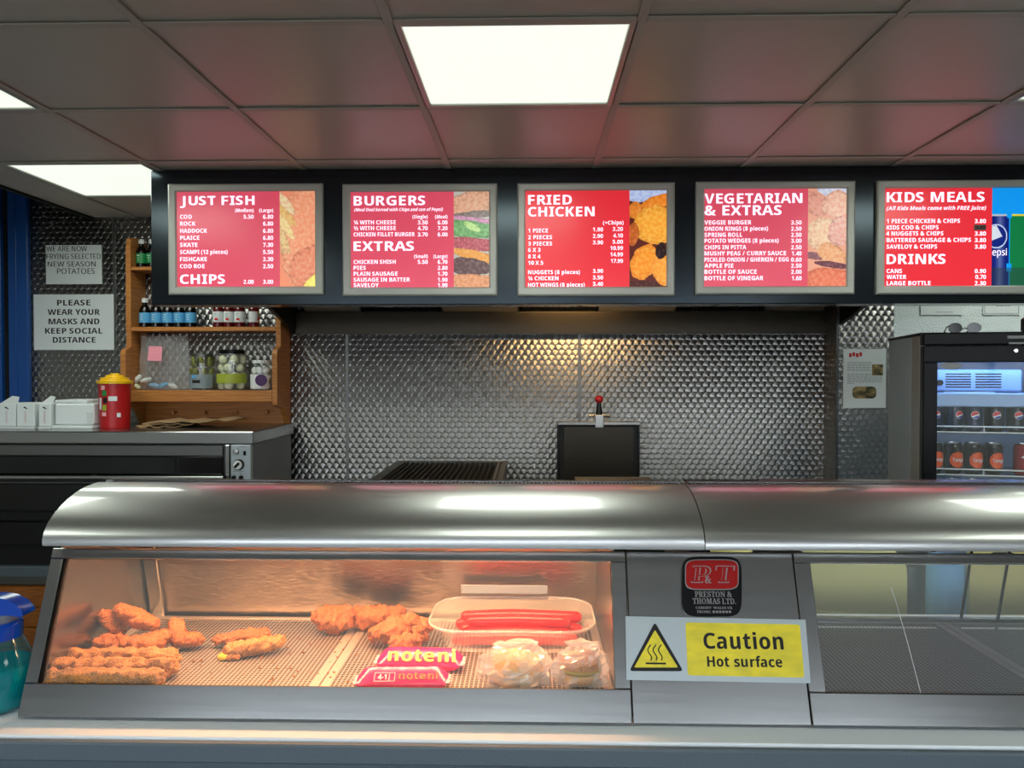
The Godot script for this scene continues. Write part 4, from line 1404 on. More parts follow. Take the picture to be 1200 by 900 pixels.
	for k in 3: word_bars(st, 176, 186, 410 + k * 3.2, bd - 0.0138, k)
	wpart(nt, "scribble", st, M.wrap_pale)
	var packs := [[157, 444, 0.026, 0.9, M.paper, "white tube standing in the clear plastic bag"], [166, 446, 0.034, 0.3, M.white_plastic, "white box with purple mark in the clear plastic bag"], [155, 453, 0.022, -0.6, M.egg, "small cream tube lying in the clear plastic bag"], [176, 452, 0.03, -0.2, M.pale_blue, "pale blue packet in the clear plastic bag"], [187, 452, 0.03, 0.4, M.blue_label, "light blue packet lying flat in the clear plastic bag"], [198, 454, 0.026, -0.3, M.paper_grey, "pale grey packet at the end of the clear plastic bag"]]
	for pk in packs:
		var p := at(pk[0], pk[1], bd)
		var s3 := lump([Vector3(-pk[2] * cos(pk[3]), -pk[2] * sin(pk[3]), 0) * 0.6, Vector3.ZERO, Vector3(pk[2] * cos(pk[3]), pk[2] * sin(pk[3]), 0) * 0.6], [0.010, 0.014, 0.011], int(pk[0]), 0.15, 30.0, 1.0, 10, 10)
		single("small_packet", s3, pk[4], Vector3(p.x, maxf(p.y, y3 + 0.02), -bd - 0.04), pk[5], "packet", "packets in the clear bag")

func sauce_bottle(r: float, h: float, liquid: Material, label: Material, n: String, text_: String, group: String, pos: Vector3) -> Node3D:
	var o := thing(n, text_, "bottle", pos, group)
	var st := S()
	lathe(st, [Vector2(0, 0), Vector2(r * 0.92, 0), Vector2(r, 0.004), Vector2(r, h * 0.58), Vector2(r * 0.8, h * 0.68), Vector2(r * 0.42, h * 0.78), Vector2(r * 0.42, h * 0.85), Vector2(0, h * 0.85)], 18)
	part(o, "body", st, liquid)
	st = S()
	lathe(st, [Vector2(0, h * 0.85), Vector2(r * 0.56, h * 0.85), Vector2(r * 0.54, h), Vector2(0, h)], 14)
	part(o, "cap", st, M.white_plastic)
	st = S()
	lathe(st, [Vector2(r + 0.0006, h * 0.16), Vector2(r + 0.0006, h * 0.50)], 18)
	part(o, "label", st, label)
	st = S()
	for k in 3:
		prism(st, rrect(r * 0.5 - 0.003 * k, 0.003, 0.001, 2), r + 0.0002, r + 0.0012, Transform3D(Basis.IDENTITY, Vector3(-r * 0.15, h * (0.42 - 0.08 * k), 0)))
	part(o, "label_print", st, M.paper if label != M.paper else M.grey_label)
	return o

func jar(n: String, text_: String, p: Vector3, y: float, r: float, h: float, lid: Material, lb: Array) -> Node3D:
	var o := thing(n, text_, "jar", Vector3(p.x, y, p.z))
	var st := S()
	lathe(st, [Vector2(0, 0.001), Vector2(r * 0.9, 0.001), Vector2(r, 0.010), Vector2(r, h * 0.74), Vector2(r * 0.9, h * 0.84), Vector2(r * 0.74, h * 0.88), Vector2(r * 0.74, h * 0.92)], 28)
	part(o, "glass", st, M.jar_glass)
	st = S()
	lathe(st, [Vector2(0, h * 0.90), Vector2(r * 0.82, h * 0.90), Vector2(r * 0.82, h * 0.985), Vector2(r * 0.78, h), Vector2(0, h)], 28)
	part(o, "lid", st, lid)
	st = S()
	# a label round the front of the jar
	var k := 10
	st.set_smooth_group(1)
	for i in k:
		var f0: float = (float(i) / k - 0.5) * PI * lb[3] * 1.3 + lb[4]
		var f1: float = (float(i + 1) / k - 0.5) * PI * lb[3] * 1.3 + lb[4]
		var a := Vector3(sin(f0) * (r + 0.0008), lb[2] + 0.006, cos(f0) * (r + 0.0008))
		var b := Vector3(sin(f1) * (r + 0.0008), lb[2] + 0.006, cos(f1) * (r + 0.0008))
		quad(st, a, b, b + Vector3(0, lb[1], 0), a + Vector3(0, lb[1], 0))
	part(o, "label", st, lb[0])
	return o

func fill_jar(j: Node3D, n: String, label: String, group: String, m: Material, r: float, h: float, s: float, count: int, long: bool) -> void:
	var first: Node3D
	var per := 5 if s > 0.0205 else 7
	if long: per = 7
	for i in count:
		var layer := i / per
		var f := TAU * (float(i % per) / per) + layer * 0.6
		var rr := r - s * 1.15
		var y := s * (1.1 if not long else 2.0) + layer * (s * 1.85 if not long else s * 3.6)
		if y > h - s: break
		var p := j.position + Vector3(sin(f) * rr, y, cos(f) * rr)
		if first == null:
			var st: SurfaceTool
			if long: st = lump([Vector3(-s * 0.3, -s * 1.1, 0), Vector3(0, 0, 0), Vector3(s * 0.3, s * 1.1, 0)], [s * 0.7, s * 0.85, s * 0.7], 3, 0.1, 60.0, 1.0, 10, 10)
			else: st = lump([Vector3(0, -s * 0.12, 0), Vector3(0, s * 0.12, 0)], [s * 0.86, s * 0.86], 3, 0.02, 10.0, 1.0, 10, 14)
			first = single(n, st, m, p, label, n.replace("pickled_", ""), group)
		else:
			copy(first, n, p, "", rng.randf_range(0, TAU))

# ---------------------------------------------------------------- fridge
func fridge() -> void:
	var fl := at(1082, 435, 2.80)
	var turn := deg_to_rad(-13.0)
	var o := thing("drinks_fridge", "black upright glass door drinks fridge with lit shelves of cans", "fridge", Vector3(fl.x, 0, fl.z), "", turn)
	var W := 0.60
	var D := 0.55
	var k := 900.0 / 2.76
	# local heights from picture rows
	var Y := func(py: float) -> float: return EYE + (435.0 - py) / k
	var top: float = Y.call(393.0)
	var b := func(parent: Node3D, n: String, lo: Vector3, hi: Vector3, m: Material, bev := 0.0) -> MeshInstance3D:
		var st := S()
		box2(st, lo, hi, bev)
		return part(parent, n, st, m)
	b.call(o, "side_panel", Vector3(0, 0.05, -D), Vector3(0.02, top, -0.17), M.fridge_side, 0.002)
	b.call(o, "side_panel", Vector3(W - 0.02, 0.05, -D), Vector3(W, top, -0.17), M.fridge_side, 0.002)
	b.call(o, "side_trim", Vector3(0, 0.05, -0.169), Vector3(0.02, top, -0.05), M.fridge_trim, 0.002)
	b.call(o, "side_trim", Vector3(W - 0.02, 0.05, -0.169), Vector3(W, top, -0.05), M.steel_dull, 0.002)
	b.call(o, "back_panel", Vector3(0.021, 0.05, -D), Vector3(W - 0.021, top - 0.02, -D + 0.03), M.fridge_inside)
	b.call(o, "liner", Vector3(0.0205, 0.1, -D + 0.03), Vector3(0.030, Y.call(422), -0.06), M.fridge_inside)
	b.call(o, "liner", Vector3(W - 0.030, 0.1, -D + 0.03), Vector3(W - 0.0205, Y.call(422), -0.06), M.fridge_inside)
	b.call(o, "roof", Vector3(-0.003, top, -D), Vector3(W + 0.003, top + 0.012, -0.045), M.black_plastic, 0.003)
	b.call(o, "inner_roof", Vector3(0.0305, Y.call(422), -D + 0.03), Vector3(W - 0.0305, top - 0.001, -0.06), M.fridge_inside)
	b.call(o, "floor_pan", Vector3(0.021, 0.05, -D + 0.03), Vector3(W - 0.021, 0.12, -0.06), M.black_plastic)
	for x in [0.05, W - 0.05]:
		for z in [-0.08, -D + 0.06]:
			var st := S()
			lathe(st, [Vector2(0.022, 0), Vector2(0.018, 0.05), Vector2(0, 0.05)], 12, Vector3(x, 0, z))
			part(o, "foot", st, M.black_plastic)
	# header and door frame
	b.call(o, "header", Vector3(-0.002, Y.call(404.5), -0.045), Vector3(W + 0.002, Y.call(390.5), 0.004), M.black_plastic, 0.004)
	var bd: MeshInstance3D = b.call(o, "header_trim", Vector3(0.27, Y.call(404), 0.0045), Vector3(W, Y.call(402), 0.007), M.steel_dull)
	b.call(o, "header_badge", Vector3(0.265, Y.call(398), 0.0045), Vector3(0.32, Y.call(394.5), 0.007), M.steel_dull, 0.001)
	var gt: float = Y.call(424.5)
	b.call(o, "door_rail", Vector3(0, gt, -0.045), Vector3(W, Y.call(405.5), 0.0), M.black_plastic, 0.003)
	b.call(o, "door_rail", Vector3(0, 0.10, -0.045), Vector3(W, 0.20, 0.0), M.black_plastic, 0.003)
	b.call(o, "door_stile", Vector3(0, 0.201, -0.045), Vector3(0.047, gt - 0.001, 0.0), M.black_plastic, 0.003)
	b.call(o, "door_stile", Vector3(W - 0.047, 0.201, -0.045), Vector3(W, gt - 0.001, 0.0), M.black_plastic, 0.003)
	b.call(o, "door_glass", Vector3(0.048, 0.201, -0.022), Vector3(W - 0.048, gt - 0.001, -0.018), M.fridge_glass)
	var st := S()
	lathe(st, [Vector2(0.008, 0), Vector2(0.008, 0.005), Vector2(0.005, 0.006), Vector2(0, 0.006)], 14, Vector3(0.293, Y.call(411.5), 0.0), Basis(Vector3.RIGHT, PI / 2))
	part(o, "lock", st, M.chrome)
	st = S()
	var el := PackedVector2Array()
	for i in 24: el.append(Vector2(0.034 * cos(TAU * i / 24), 0.0125 * sin(TAU * i / 24)))
	prism(st, el, -0.0175, -0.014, Transform3D(Basis.IDENTITY, Vector3(0.094, Y.call(428.5), 0)))
	part(o, "door_badge", st, M.steel_dull)
	# evaporator housing with louvres and thermostat
	var ev: MeshInstance3D = b.call(o, "cooler_housing", Vector3(0.075, Y.call(459), -0.30), Vector3(0.36, Y.call(433), -0.13), M.fridge_inside, 0.006)
	b.call(o, "drip_tray", Vector3(0.032, Y.call(477.5), -0.32), Vector3(W - 0.032, Y.call(461), -0.088), M.fridge_inside, 0.004)
	b.call(ev, "duct_lip", Vector3(0.10, Y.call(464.5), -0.129), Vector3(0.27, Y.call(460), -0.122), M.white_plastic, 0.001)
	for g in 2:
		for i in 6:
			var x0 := 0.107 + g * 0.100
			b.call(ev, "louvre_slot", Vector3(x0, Y.call(439.2 + 3.15 * i), -0.1305), Vector3(x0 + 0.085, Y.call(437.7 + 3.15 * i), -0.129), M.hole_dark)
	st = S()
	lathe(st, [Vector2(0.0115, 0), Vector2(0.010, 0.010), Vector2(0, 0.011)], 14, Vector3(0.088, Y.call(449), -0.13), Basis(Vector3.RIGHT, PI / 2))
	part(ev, "thermostat_dial", st, M.black_plastic)
	# lit strip along the hinge side and across the top
	for x in [0.036, W - 0.036]:
		b.call(o, "led_light", Vector3(x - 0.003, 0.25, -0.075), Vector3(x + 0.003, gt - 0.03, -0.068), M.fridge_led)
	area(o, "led_glow", Vector3(0.3, gt - 0.006, -0.085), Vector3(-70, 0, 0), Vector2(0.48, 0.03), Color(0.50, 0.72, 1.0), 3.6)
	# wire shelves with front ticket rails
	var shelf_y := [Y.call(507.0), Y.call(558.0), Y.call(612.0)]
	for y in shelf_y:
		var sh: MeshInstance3D = b.call(o, "wire_shelf", Vector3(0.034, y - 0.006, -0.40), Vector3(W - 0.034, y - 0.002, -0.10), M.alu)
		st = S()
		tube(st, [Vector3(0.055, y - 0.002, -0.075), Vector3(0.055, y + 0.019, -0.075), Vector3(W - 0.055, y + 0.019, -0.075), Vector3(W - 0.055, y - 0.002, -0.075), Vector3(0.055, y - 0.002, -0.075)], 0.0028, 6)
		for x in [0.22, 0.38]: tube(st, [Vector3(x, y - 0.002, -0.075), Vector3(x, y + 0.019, -0.075)], 0.002, 6)
		part(sh, "front_rail", st, M.white_plastic)
	# cans
	var place := func(x: float, y: float, z: float) -> Vector3: return o.transform * Vector3(x, y, z)
	var c1: Node3D
	var xs := [0.072, 0.138, 0.202, 0.272, 0.343, 0.412]
	for i in xs.size():
		var m: Material = M.can_navy if i < 3 else M.can_black
		var can := make_can("cola_can", m, "round", "%s cola can with round logo, %s from the grey fridge side" % ["dark blue" if i < 3 else "black", ["first", "second", "third", "fourth", "fifth", "sixth"][i]], "cola cans on the upper fridge shelf", place.call(xs[i], shelf_y[0] - 0.002, -0.135), turn + (0.35 if i == 1 else -0.05))
	xs = [0.070, 0.136, 0.202, 0.268]
	for i in xs.size():
		make_can("orange_can", M.can_brown, "orange", "brown can with orange fruit print, %s from the grey fridge side" % ["first", "second", "third", "fourth"][i], "orange drink cans on the lower fridge shelf", place.call(xs[i], shelf_y[1] - 0.002, -0.135), turn + 0.3)
	for i in 2:
		make_can("cherry_can", M.can_red, "plain", ["red can next to the orange-print cans in the fridge", "red can second from the orange-print cans in the fridge"][i], "red cans on the lower fridge shelf", place.call(0.368 + i * 0.069, shelf_y[1] - 0.002, -0.135), turn)
	xs = [0.072, 0.14, 0.208, 0.276, 0.344, 0.412]
	for i in xs.size():
		make_can("silver_can", M.alu if i < 3 else M.can_navy, "plain", "bare silver can top on the lowest visible fridge shelf" if i < 3 else "navy can on the lowest visible fridge shelf", "cans on the lowest visible fridge shelf", place.call(xs[i], shelf_y[2] + 0.027, -0.135), turn)
	# on the fridge roof
	var ry := top + 0.0125
	var gl := thing("sunglasses", "dark sunglasses lying upside down on the fridge roof", "sunglasses", o.transform * Vector3(0.13, ry, -0.10), "", turn)
	for i in 2:
		st = S()
		var rim := PackedVector2Array()
		for q in 18:
			var f := TAU * q / 18
			rim.append(Vector2(0.023 * cos(f), maxf(-0.016, 0.020 * sin(f)) + 0.017))
		prism(st, rim, -0.003, 0.003, Transform3D(Basis(Vector3.UP, 0.1 * (1 - 2 * i)), Vector3(0.062 * i, 0, 0)))
		part(gl, "lens", st, M.oven_glass)
	st = S()
	tube(st, [Vector3(0.022, 0.012, 0), Vector3(0.031, 0.018, 0.001), Vector3(0.040, 0.012, 0)], 0.002, 6)
	part(gl, "bridge", st, M.black_plastic)
	for s in [[-0.021, 0.01], [0.083, -0.02]]:
		st = S()
		tube(st, [Vector3(s[0], 0.025, 0), Vector3(s[0] + s[1] * 0.3, 0.022, -0.04), Vector3(s[0] + s[1], 0.004, -0.10)], 0.0022, 6)
		part(gl, "temple_arm", st, M.black_plastic)
	st = S()
	box(st, Vector3(0, 0.026, 0), Vector3(0.09, 0.05, 0.06), 0.006)
	var bx := thing("black_box", "small black speaker box standing on the fridge roof", "box", o.transform * Vector3(0.392, ry, -0.09), "", turn)
	part(bx, "case", st, M.black_plastic)
	st = S()
	prism(st, rrect(0.07, 0.034, 0.006), 0.0305, 0.032, Transform3D(Basis.IDENTITY, Vector3(0, 0.026, 0)))
	part(bx, "grille", st, M.black_matt)

var can_shape: ArrayMesh
var rim_shape: ArrayMesh
func make_can(n: String, m: Material, kind: String, label: String, group: String, pos: Vector3, turn: float) -> Node3D:
	if can_shape == null:
		var st := S()
		lathe(st, [Vector2(0, 0), Vector2(0.024, 0), Vector2(0.0325, 0.010), Vector2(0.0325, 0.100), Vector2(0.027, 0.111)], 20)
		st.generate_normals()
		can_shape = st.commit()
		st = S()
		lathe(st, [Vector2(0.027, 0.111), Vector2(0.0275, 0.115), Vector2(0.0255, 0.115), Vector2(0.025, 0.111), Vector2(0, 0.1115)], 20)
		st.generate_normals()
		rim_shape = st.commit()
	var o := thing(n, label, "can", pos, group, turn)
	part(o, "body", can_shape, m)
	part(o, "lid", rim_shape, M.alu)
	if kind == "round":
		for s in [[0.0145, M.white_print, 0.0, TAU, 0.0004], [0.0132, M.red_print, 0.35, 0.35 + PI, 0.0009], [0.0132, M.blue_print, PI + 0.75, TAU - 0.05, 0.0009]]:
			var st := S()
			patch(st, 0.062, s[0], s[2], s[3], 0.0325 + s[4])
			part(o, "logo", st, s[1])
	elif kind == "orange":
		var st := S()
		patch(st, 0.052, 0.030, 0, TAU, 0.0330)
		part(o, "fruit_print", st, M.orange_print)
		var t := T()
		text(t, "Tango", -0.021, 0.046, 0.012, 0.021, Transform3D(Basis.IDENTITY, Vector3(0, 0, 0.0335)), "bold", false, 0.1)
		commit_text(o, "lettering", bend(t, 0.0336), M.white_print)
	else:
		var st := S()
		patch(st, 0.055, 0.02, 0.3, 2.6, 0.0330)
		part(o, "print", st, M.white_print if m == M.can_red else M.blue_print)
	return o

# wraps flat lettering round a can
func bend(t: SurfaceTool, r: float) -> SurfaceTool:
	var me := t.commit()
	var a := me.surface_get_arrays(0)
	var v: PackedVector3Array = a[Mesh.ARRAY_VERTEX]
	for i in v.size():
		var f := v[i].x / r
		v[i] = Vector3(sin(f) * (r + v[i].z - 0.0335), v[i].y, cos(f) * (r + v[i].z - 0.0335))
	a[Mesh.ARRAY_VERTEX] = v
	a[Mesh.ARRAY_NORMAL] = null
	a[Mesh.ARRAY_TANGENT] = null
	var out := ArrayMesh.new()
	out.add_surface_from_arrays(Mesh.PRIMITIVE_TRIANGLES, a)
	var st := SurfaceTool.new()
	st.create_from(out, 0)
	st.generate_normals()
	return st

# round print wrapped on a can of radius r; fan between angles
func patch(st: SurfaceTool, y: float, s: float, f0: float, f1: float, r: float) -> void:
	var n := 14
	var W := func(p: Vector2) -> Vector3: return Vector3(sin(p.x / r) * r, y + p.y, cos(p.x / r) * r)
	for i in n:
		var a := Vector2(cos(lerpf(f0, f1, float(i) / n)), sin(lerpf(f0, f1, float(i) / n))) * s
		var b := Vector2(cos(lerpf(f0, f1, float(i + 1) / n)), sin(lerpf(f0, f1, float(i + 1) / n))) * s
		var c := (Vector2(cos(f0), sin(f0)) + Vector2(cos(f1), sin(f1))) * 0.5 * s if f1 - f0 < TAU - 0.01 else Vector2.ZERO
		var steps := 3
		for k in steps:
			var t0 := float(k) / steps
			var t1 := float(k + 1) / steps
			quad(st, W.call(c.lerp(a, t0)), W.call(c.lerp(a, t1)), W.call(c.lerp(b, t1)), W.call(c.lerp(b, t0)))

# ---------------------------------------------------------------- counter and heated case
const SLOPE := 0.386
const E0 := -0.560
const D0 := 1.216
const TRAY := -0.530
var ftan := atan(SLOPE)
var fu := Vector3(0, cos(atan(SLOPE)), -sin(atan(SLOPE)))
var fn := Vector3(0, sin(atan(SLOPE)), cos(atan(SLOPE)))
var fxf := Transform3D(Basis(Vector3.RIGHT, fu, fn), Vector3(0, EYE + E0, -D0))

func se(e: float) -> float:
	return (e - E0) / cos(ftan)

# picture point -> (x, s) on the sloping front
func cf(px: float, py: float) -> Vector2:
	var dir: Vector3 = cam.basis * Vector3((px - 600.0) / 900.0, (450.0 - py) / 900.0, -1.0)
	var t: float = (fxf.origin - cam.position).dot(fn) / dir.dot(fn)
	var l: Vector3 = fxf.affine_inverse() * (cam.position + dir * t)
	return Vector2(l.x, l.y)

func fplate(parent: Node3D, n: String, x0: float, x1: float, e0: float, e1: float, o0: float, o1: float, m: Material, bev := 0.001) -> MeshInstance3D:
	var st := S()
	box(st, fxf * Vector3((x0 + x1) / 2, (se(e0) + se(e1)) / 2, (o0 + o1) / 2), Vector3(x1 - x0, se(e1) - se(e0), o1 - o0), bev, fxf.basis)
	return wpart(parent, n, st, m)

func perforated(x0: float, x1: float, z0: float, z1: float, y: float) -> SurfaceTool:
	var st := S()
	var p := 0.0078
	var h := 0.0027
	var nx := int((x1 - x0) / p)
	var nz := int((z1 - z0) / p)
	var px := (x1 - x0) / nx
	var pz := (z1 - z0) / nz
	for i in nx:
		for j in nz:
			var cx := x0 + (i + 0.5) * px
			var cz := z0 + (j + 0.5) * pz
			var a := Vector3(cx - px / 2, y, cz + pz / 2)
			var b := Vector3(cx + px / 2, y, cz + pz / 2)
			var c := Vector3(cx + px / 2, y, cz - pz / 2)
			var d := Vector3(cx - px / 2, y, cz - pz / 2)
			var e := Vector3(cx - h, y, cz + h)
			var f := Vector3(cx + h, y, cz + h)
			var g := Vector3(cx + h, y, cz - h)
			var k := Vector3(cx - h, y, cz - h)
			quad(st, a, b, f, e)
			quad(st, b, c, g, f)
			quad(st, c, d, k, g)
			quad(st, d, a, e, k)
	return st

func counter_and_case() -> void:
	var yc := EYE - 0.565
	var cxl := -0.86
	var o := thing("service_counter", "steel topped service counter with grey speckled laminate front", "counter", Vector3(0, 0, -1.4))
	slab(o, "top", Vector3(-2.6, yc - 0.035, -1.164), Vector3(cxl + 0.02, yc, -1.42), M.counter_top, 0.002)
	slab(o, "top", Vector3(cxl + 0.0212, yc - 0.035, -1.164), Vector3(2.6, yc, -1.80), M.counter_top, 0.002)
	slab(o, "front_panel", Vector3(-2.6, 0.08, -1.168), Vector3(2.6, yc - 0.036, -1.19), M.laminate, 0.001)
	slab(o, "nosing", Vector3(-2.6, yc - 0.034, -1.150), Vector3(2.6, yc - 0.004, -1.1635), M.laminate, 0.003)
	slab(o, "plinth", Vector3(-2.6, 0, -1.25), Vector3(2.6, 0.08, -1.30), M.black_matt)
	slab(o, "back_panel", Vector3(-2.6, 0.08, -1.38), Vector3(2.6, yc - 0.036, -1.40), M.white_paint)

	# x positions on the sloping front
	var xo := cf(40.8, 750).x
	var xi := cf(57.3, 750).x
	var xj := cf(718.6, 750).x
	var xp := cf(737.2, 750).x
	var xq := cf(939.9, 750).x
	var xk := cf(960, 750).x
	var xe := 1.60
	var gb := -0.513
	var gt := -0.3245
	var rt := -0.3086
	var base := EYE + E0
	var c := thing("heated_display_case", "stainless steel heated display case with curved canopy and sloping glass front", "display case", Vector3((xo + xe) / 2, yc, -1.45))
	# left window frame
	fplate(c, "bottom_rail", xo, xp - 0.001, E0, gb, -0.012, 0.004, M.steel)
	fplate(c, "top_rail", xo, xp - 0.001, gt, rt, -0.012, 0.004, M.steel)
	fplate(c, "stile", xo, xi - 0.003, gb + 0.0007, gt - 0.0007, -0.012, 0.003, M.steel)
	fplate(c, "stile", xj, xp - 0.001, gb + 0.0007, gt - 0.0007, -0.012, 0.003, M.steel)
	fplate(c, "gasket", xi - 0.0028, xi, gb + 0.0007, gt - 0.0007, -0.012, -0.001, M.black_plastic, 0.0)
	fplate(c, "glass", xi + 0.0005, xj - 0.0005, gb + 0.0005, gt - 0.0005, -0.010, -0.006, M.case_glass, 0.0)
	# blank middle
	fplate(c, "middle_panel", xp + 0.0008, xq - 0.0008, E0, rt, -0.012, 0.002, M.steel)
	# right window frame
	fplate(c, "bottom_rail", xq + 0.0008, xe, E0, gb - 0.002, -0.012, 0.004, M.steel)
	fplate(c, "top_rail", xq + 0.0008, xe, gt, rt, -0.012, 0.004, M.steel)
	fplate(c, "stile", xq + 0.0008, xk, gb - 0.0013, gt - 0.0007, -0.012, 0.003, M.steel)
	fplate(c, "stile", xe - 0.03, xe, gb - 0.0013, gt - 0.0007, -0.012, 0.003, M.steel)
	fplate(c, "glass", xk + 0.0005, xe - 0.031, gb - 0.0013, gt - 0.0005, -0.010, -0.006, M.case_glass, 0.0)

	# long fine crack across the unlit pane
	var ck := S()
	var cp := []
	for q in [[1046, 688], [1052, 706], [1058, 727], [1066, 755], [1073, 782], [1081, 812]]:
		var v := cf(q[0], q[1])
		cp.append(fxf * Vector3(v.x, v.y, -0.0056))
	tube(ck, cp, 0.0005, 5)
	wpart(c, "glass_crack", ck, M.white_print)
	# curved canopy in two lengths
	var prof := [[1.285, -0.2985], [1.279, -0.2965], [1.2785, -0.286], [1.283, -0.2745], [1.294, -0.2605], [1.308, -0.2500], [1.328, -0.2385], [1.351, -0.2290], [1.376, -0.2208], [1.402, -0.2155], [1.428, -0.2130], [1.449, -0.2125]]
	var cl := at(50, 640, 1.28).x
	var cs := at(826, 640, 1.28).x
	for seg in [[cl, cs - 0.0008], [cs + 0.0008, xe + 0.02]]:
		var st := S()
		for i in prof.size() - 1:
			st.set_smooth_group(1 if i > 0 else -1)
			var p0 := Vector3(0, EYE + prof[i][1], -prof[i][0])
			var p1 := Vector3(0, EYE + prof[i + 1][1], -prof[i + 1][0])
			var a := Vector3(seg[0], 0, 0)
			var b := Vector3(seg[1], 0, 0)
			quad(st, p0 + a, p0 + b, p1 + b, p1 + a)
		st.set_smooth_group(-1)
		# underside
		var i0 := Vector3(0, EYE - 0.2985, -1.285)
		var i1 := Vector3(0, EYE - 0.230, -1.40)
		var i2 := Vector3(0, EYE - 0.2165, -1.449)
		var A := Vector3(seg[0], 0, 0)
		var B := Vector3(seg[1], 0, 0)
		quad(st, i0 + B, i0 + A, i1 + A, i1 + B)
		quad(st, i1 + B, i1 + A, i2 + A, i2 + B)
		for q in [A, B]:
			var fan := [i2 + q, i1 + q, i0 + q]
			for i in prof.size(): fan.append(Vector3(q.x, EYE + prof[i][1], -prof[i][0]))
			for i in range(1, fan.size() - 1):
				tri(st, fan[0], fan[i], fan[i + 1])
		wpart(c, "canopy", st, M.steel_polished)
	# vent grille and back bar on top
	slab(c, "vent_strip", Vector3(cl + 0.03, EYE - 0.220, -1.4495), Vector3(xe, EYE - 0.2165, -1.474), M.hole_dark)
	var vs := S()
	var vx := cl + 0.03
	while vx < xe:
		box2(vs, Vector3(vx, EYE - 0.2165, -1.450), Vector3(vx + 0.0035, EYE - 0.2135, -1.4735))
		vx += 0.0075
	wpart(c, "vent_grille", vs, M.steel_dark).set_meta("kind", "stuff")
	slab(c, "back_bar", Vector3(cl, EYE - 0.222, -1.4745), Vector3(cs - 0.001, EYE - 0.2105, -1.482), M.steel, 0.001)
	slab(c, "back_bar", Vector3(cs + 0.012, EYE - 0.222, -1.4745), Vector3(xe + 0.02, EYE - 0.2105, -1.482), M.steel, 0.001)

	# shell
	var yt := EYE + TRAY
	for e in [[xo, 0.004, "end_panel"], [xe - 0.004, 0.004, "end_panel"]]:
		wpart(c, e[2], extrude_x([[yc + 0.001, D0 + 0.02], [EYE + rt, D0 + 0.02 + SLOPE * (rt - E0)], [EYE - 0.26, 1.32], [EYE - 0.222, 1.40], [EYE - 0.2165, 1.448], [EYE - 0.222, 1.474], [EYE - 0.30, 1.60], [EYE - 0.53, 1.665], [yc + 0.001, 1.67]], e[0], e[0] + e[1]), M.steel)
	for x in [xj + 0.004, xk - 0.008]:
		wpart(c, "partition", extrude_x([[yt - 0.02, 1.25], [EYE + gt, 1.325], [EYE - 0.255, 1.335], [EYE - 0.222, 1.41], [EYE - 0.225, 1.472], [EYE - 0.30, 1.595], [yt - 0.02, 1.655]], x, x + 0.004), M.steel_scratched)
	slab(c, "base_plate", Vector3(xo + 0.0045, yc + 0.001, -1.25), Vector3(xe - 0.0045, yc + 0.004, -1.66), M.steel_dark)
	# hot side back
	var sl := S()
	var bx0 := xo + 0.0045
	var bx1 := xj + 0.0035
	var B0 := Vector3(0, yt - 0.02, -1.652)
	var B1 := Vector3(0, EYE - 0.302, -1.592)
	var B2 := Vector3(0, EYE - 0.223, -1.474)
	var X := func(x: float) -> Vector3: return Vector3(x, 0, 0)
	quad(sl, B0 + X.call(bx0), B0 + X.call(bx1), B1 + X.call(bx1), B1 + X.call(bx0))
	quad(sl, B1 + X.call(bx0), B1 + X.call(bx1), B2 + X.call(bx1), B2 + X.call(bx0))
	var k := Vector3(0, 0.002, -0.004)
	quad(sl, B0 + k + X.call(bx1), B0 + k + X.call(bx0), B1 + k + X.call(bx0), B1 + k + X.call(bx1))
	quad(sl, B1 + k + X.call(bx1), B1 + k + X.call(bx0), B2 + k + X.call(bx0), B2 + k + X.call(bx1))
	wpart(c, "back_panel", sl, M.steel_scratched)
	for pxs in [[164, 187], [697, 708]]:
		var q0 := at(pxs[0] + 7, 690, 1.615).x
		var q1 := at(pxs[1], 690, 1.615).x
		var st := S()
		var bm := (B0 + B1) / 2 + Vector3((q0 + q1) / 2, 0, 0.008)
		var up := (B1 - B0).normalized()
		box(st, bm, Vector3(q1 - q0, (B1 - B0).length() - 0.004, 0.012), 0.002, Basis(Vector3.RIGHT, up, Vector3.RIGHT.cross(up)))
		wpart(c, "door_post", st, M.steel)
	# pale strip on the back panel
	var t0 := at(540, 696, 1.60)
	var t1 := at(642, 686.5, 1.60)
	slab(c, "pale_strip", Vector3(t0.x, t0.y, -1.606), Vector3(t1.x, t1.y, -1.601), M.grey_label, 0.001)
	# cold side: leaning sliding glass doors at the back
	var gx := [xk - 0.004, at(1134, 700, 1.62).x, at(1176, 700, 1.62).x, xe - 0.005]
	for i in 3:
		var st := S()
		var off := Vector3(0, 0, 0.005 * (i % 2))
		var up := (B1 - B0).normalized()
		var mid := (B0 + B1) / 2 + off + Vector3((gx[i] + gx[i + 1]) / 2, 0, 0)
		box(st, mid, Vector3(gx[i + 1] - gx[i] - 0.0015, (B1 - B0).length(), 0.004), 0.0, Basis(Vector3.RIGHT, up, Vector3.RIGHT.cross(up)))
		wpart(c, "sliding_glass", st, M.case_glass)
		if i < 2:
			st = S()
			box(st, mid + Vector3((gx[i + 1] - gx[i]) / 2, 0, 0.002), Vector3(0.0028, (B1 - B0).length(), 0.006), 0.0, Basis(Vector3.RIGHT, up, Vector3.RIGHT.cross(up)))
			wpart(c, "door_edge", st, M.black_plastic)
	slab(c, "door_track", Vector3(xk - 0.004, yt - 0.004, -1.638), Vector3(xe - 0.005, yt + 0.006, -1.655), M.steel, 0.001)
	slab(c, "back_header", Vector3(xk - 0.004, EYE - 0.302, -1.59), Vector3(xe - 0.005, EYE - 0.225, -1.596), M.steel, 0.001)
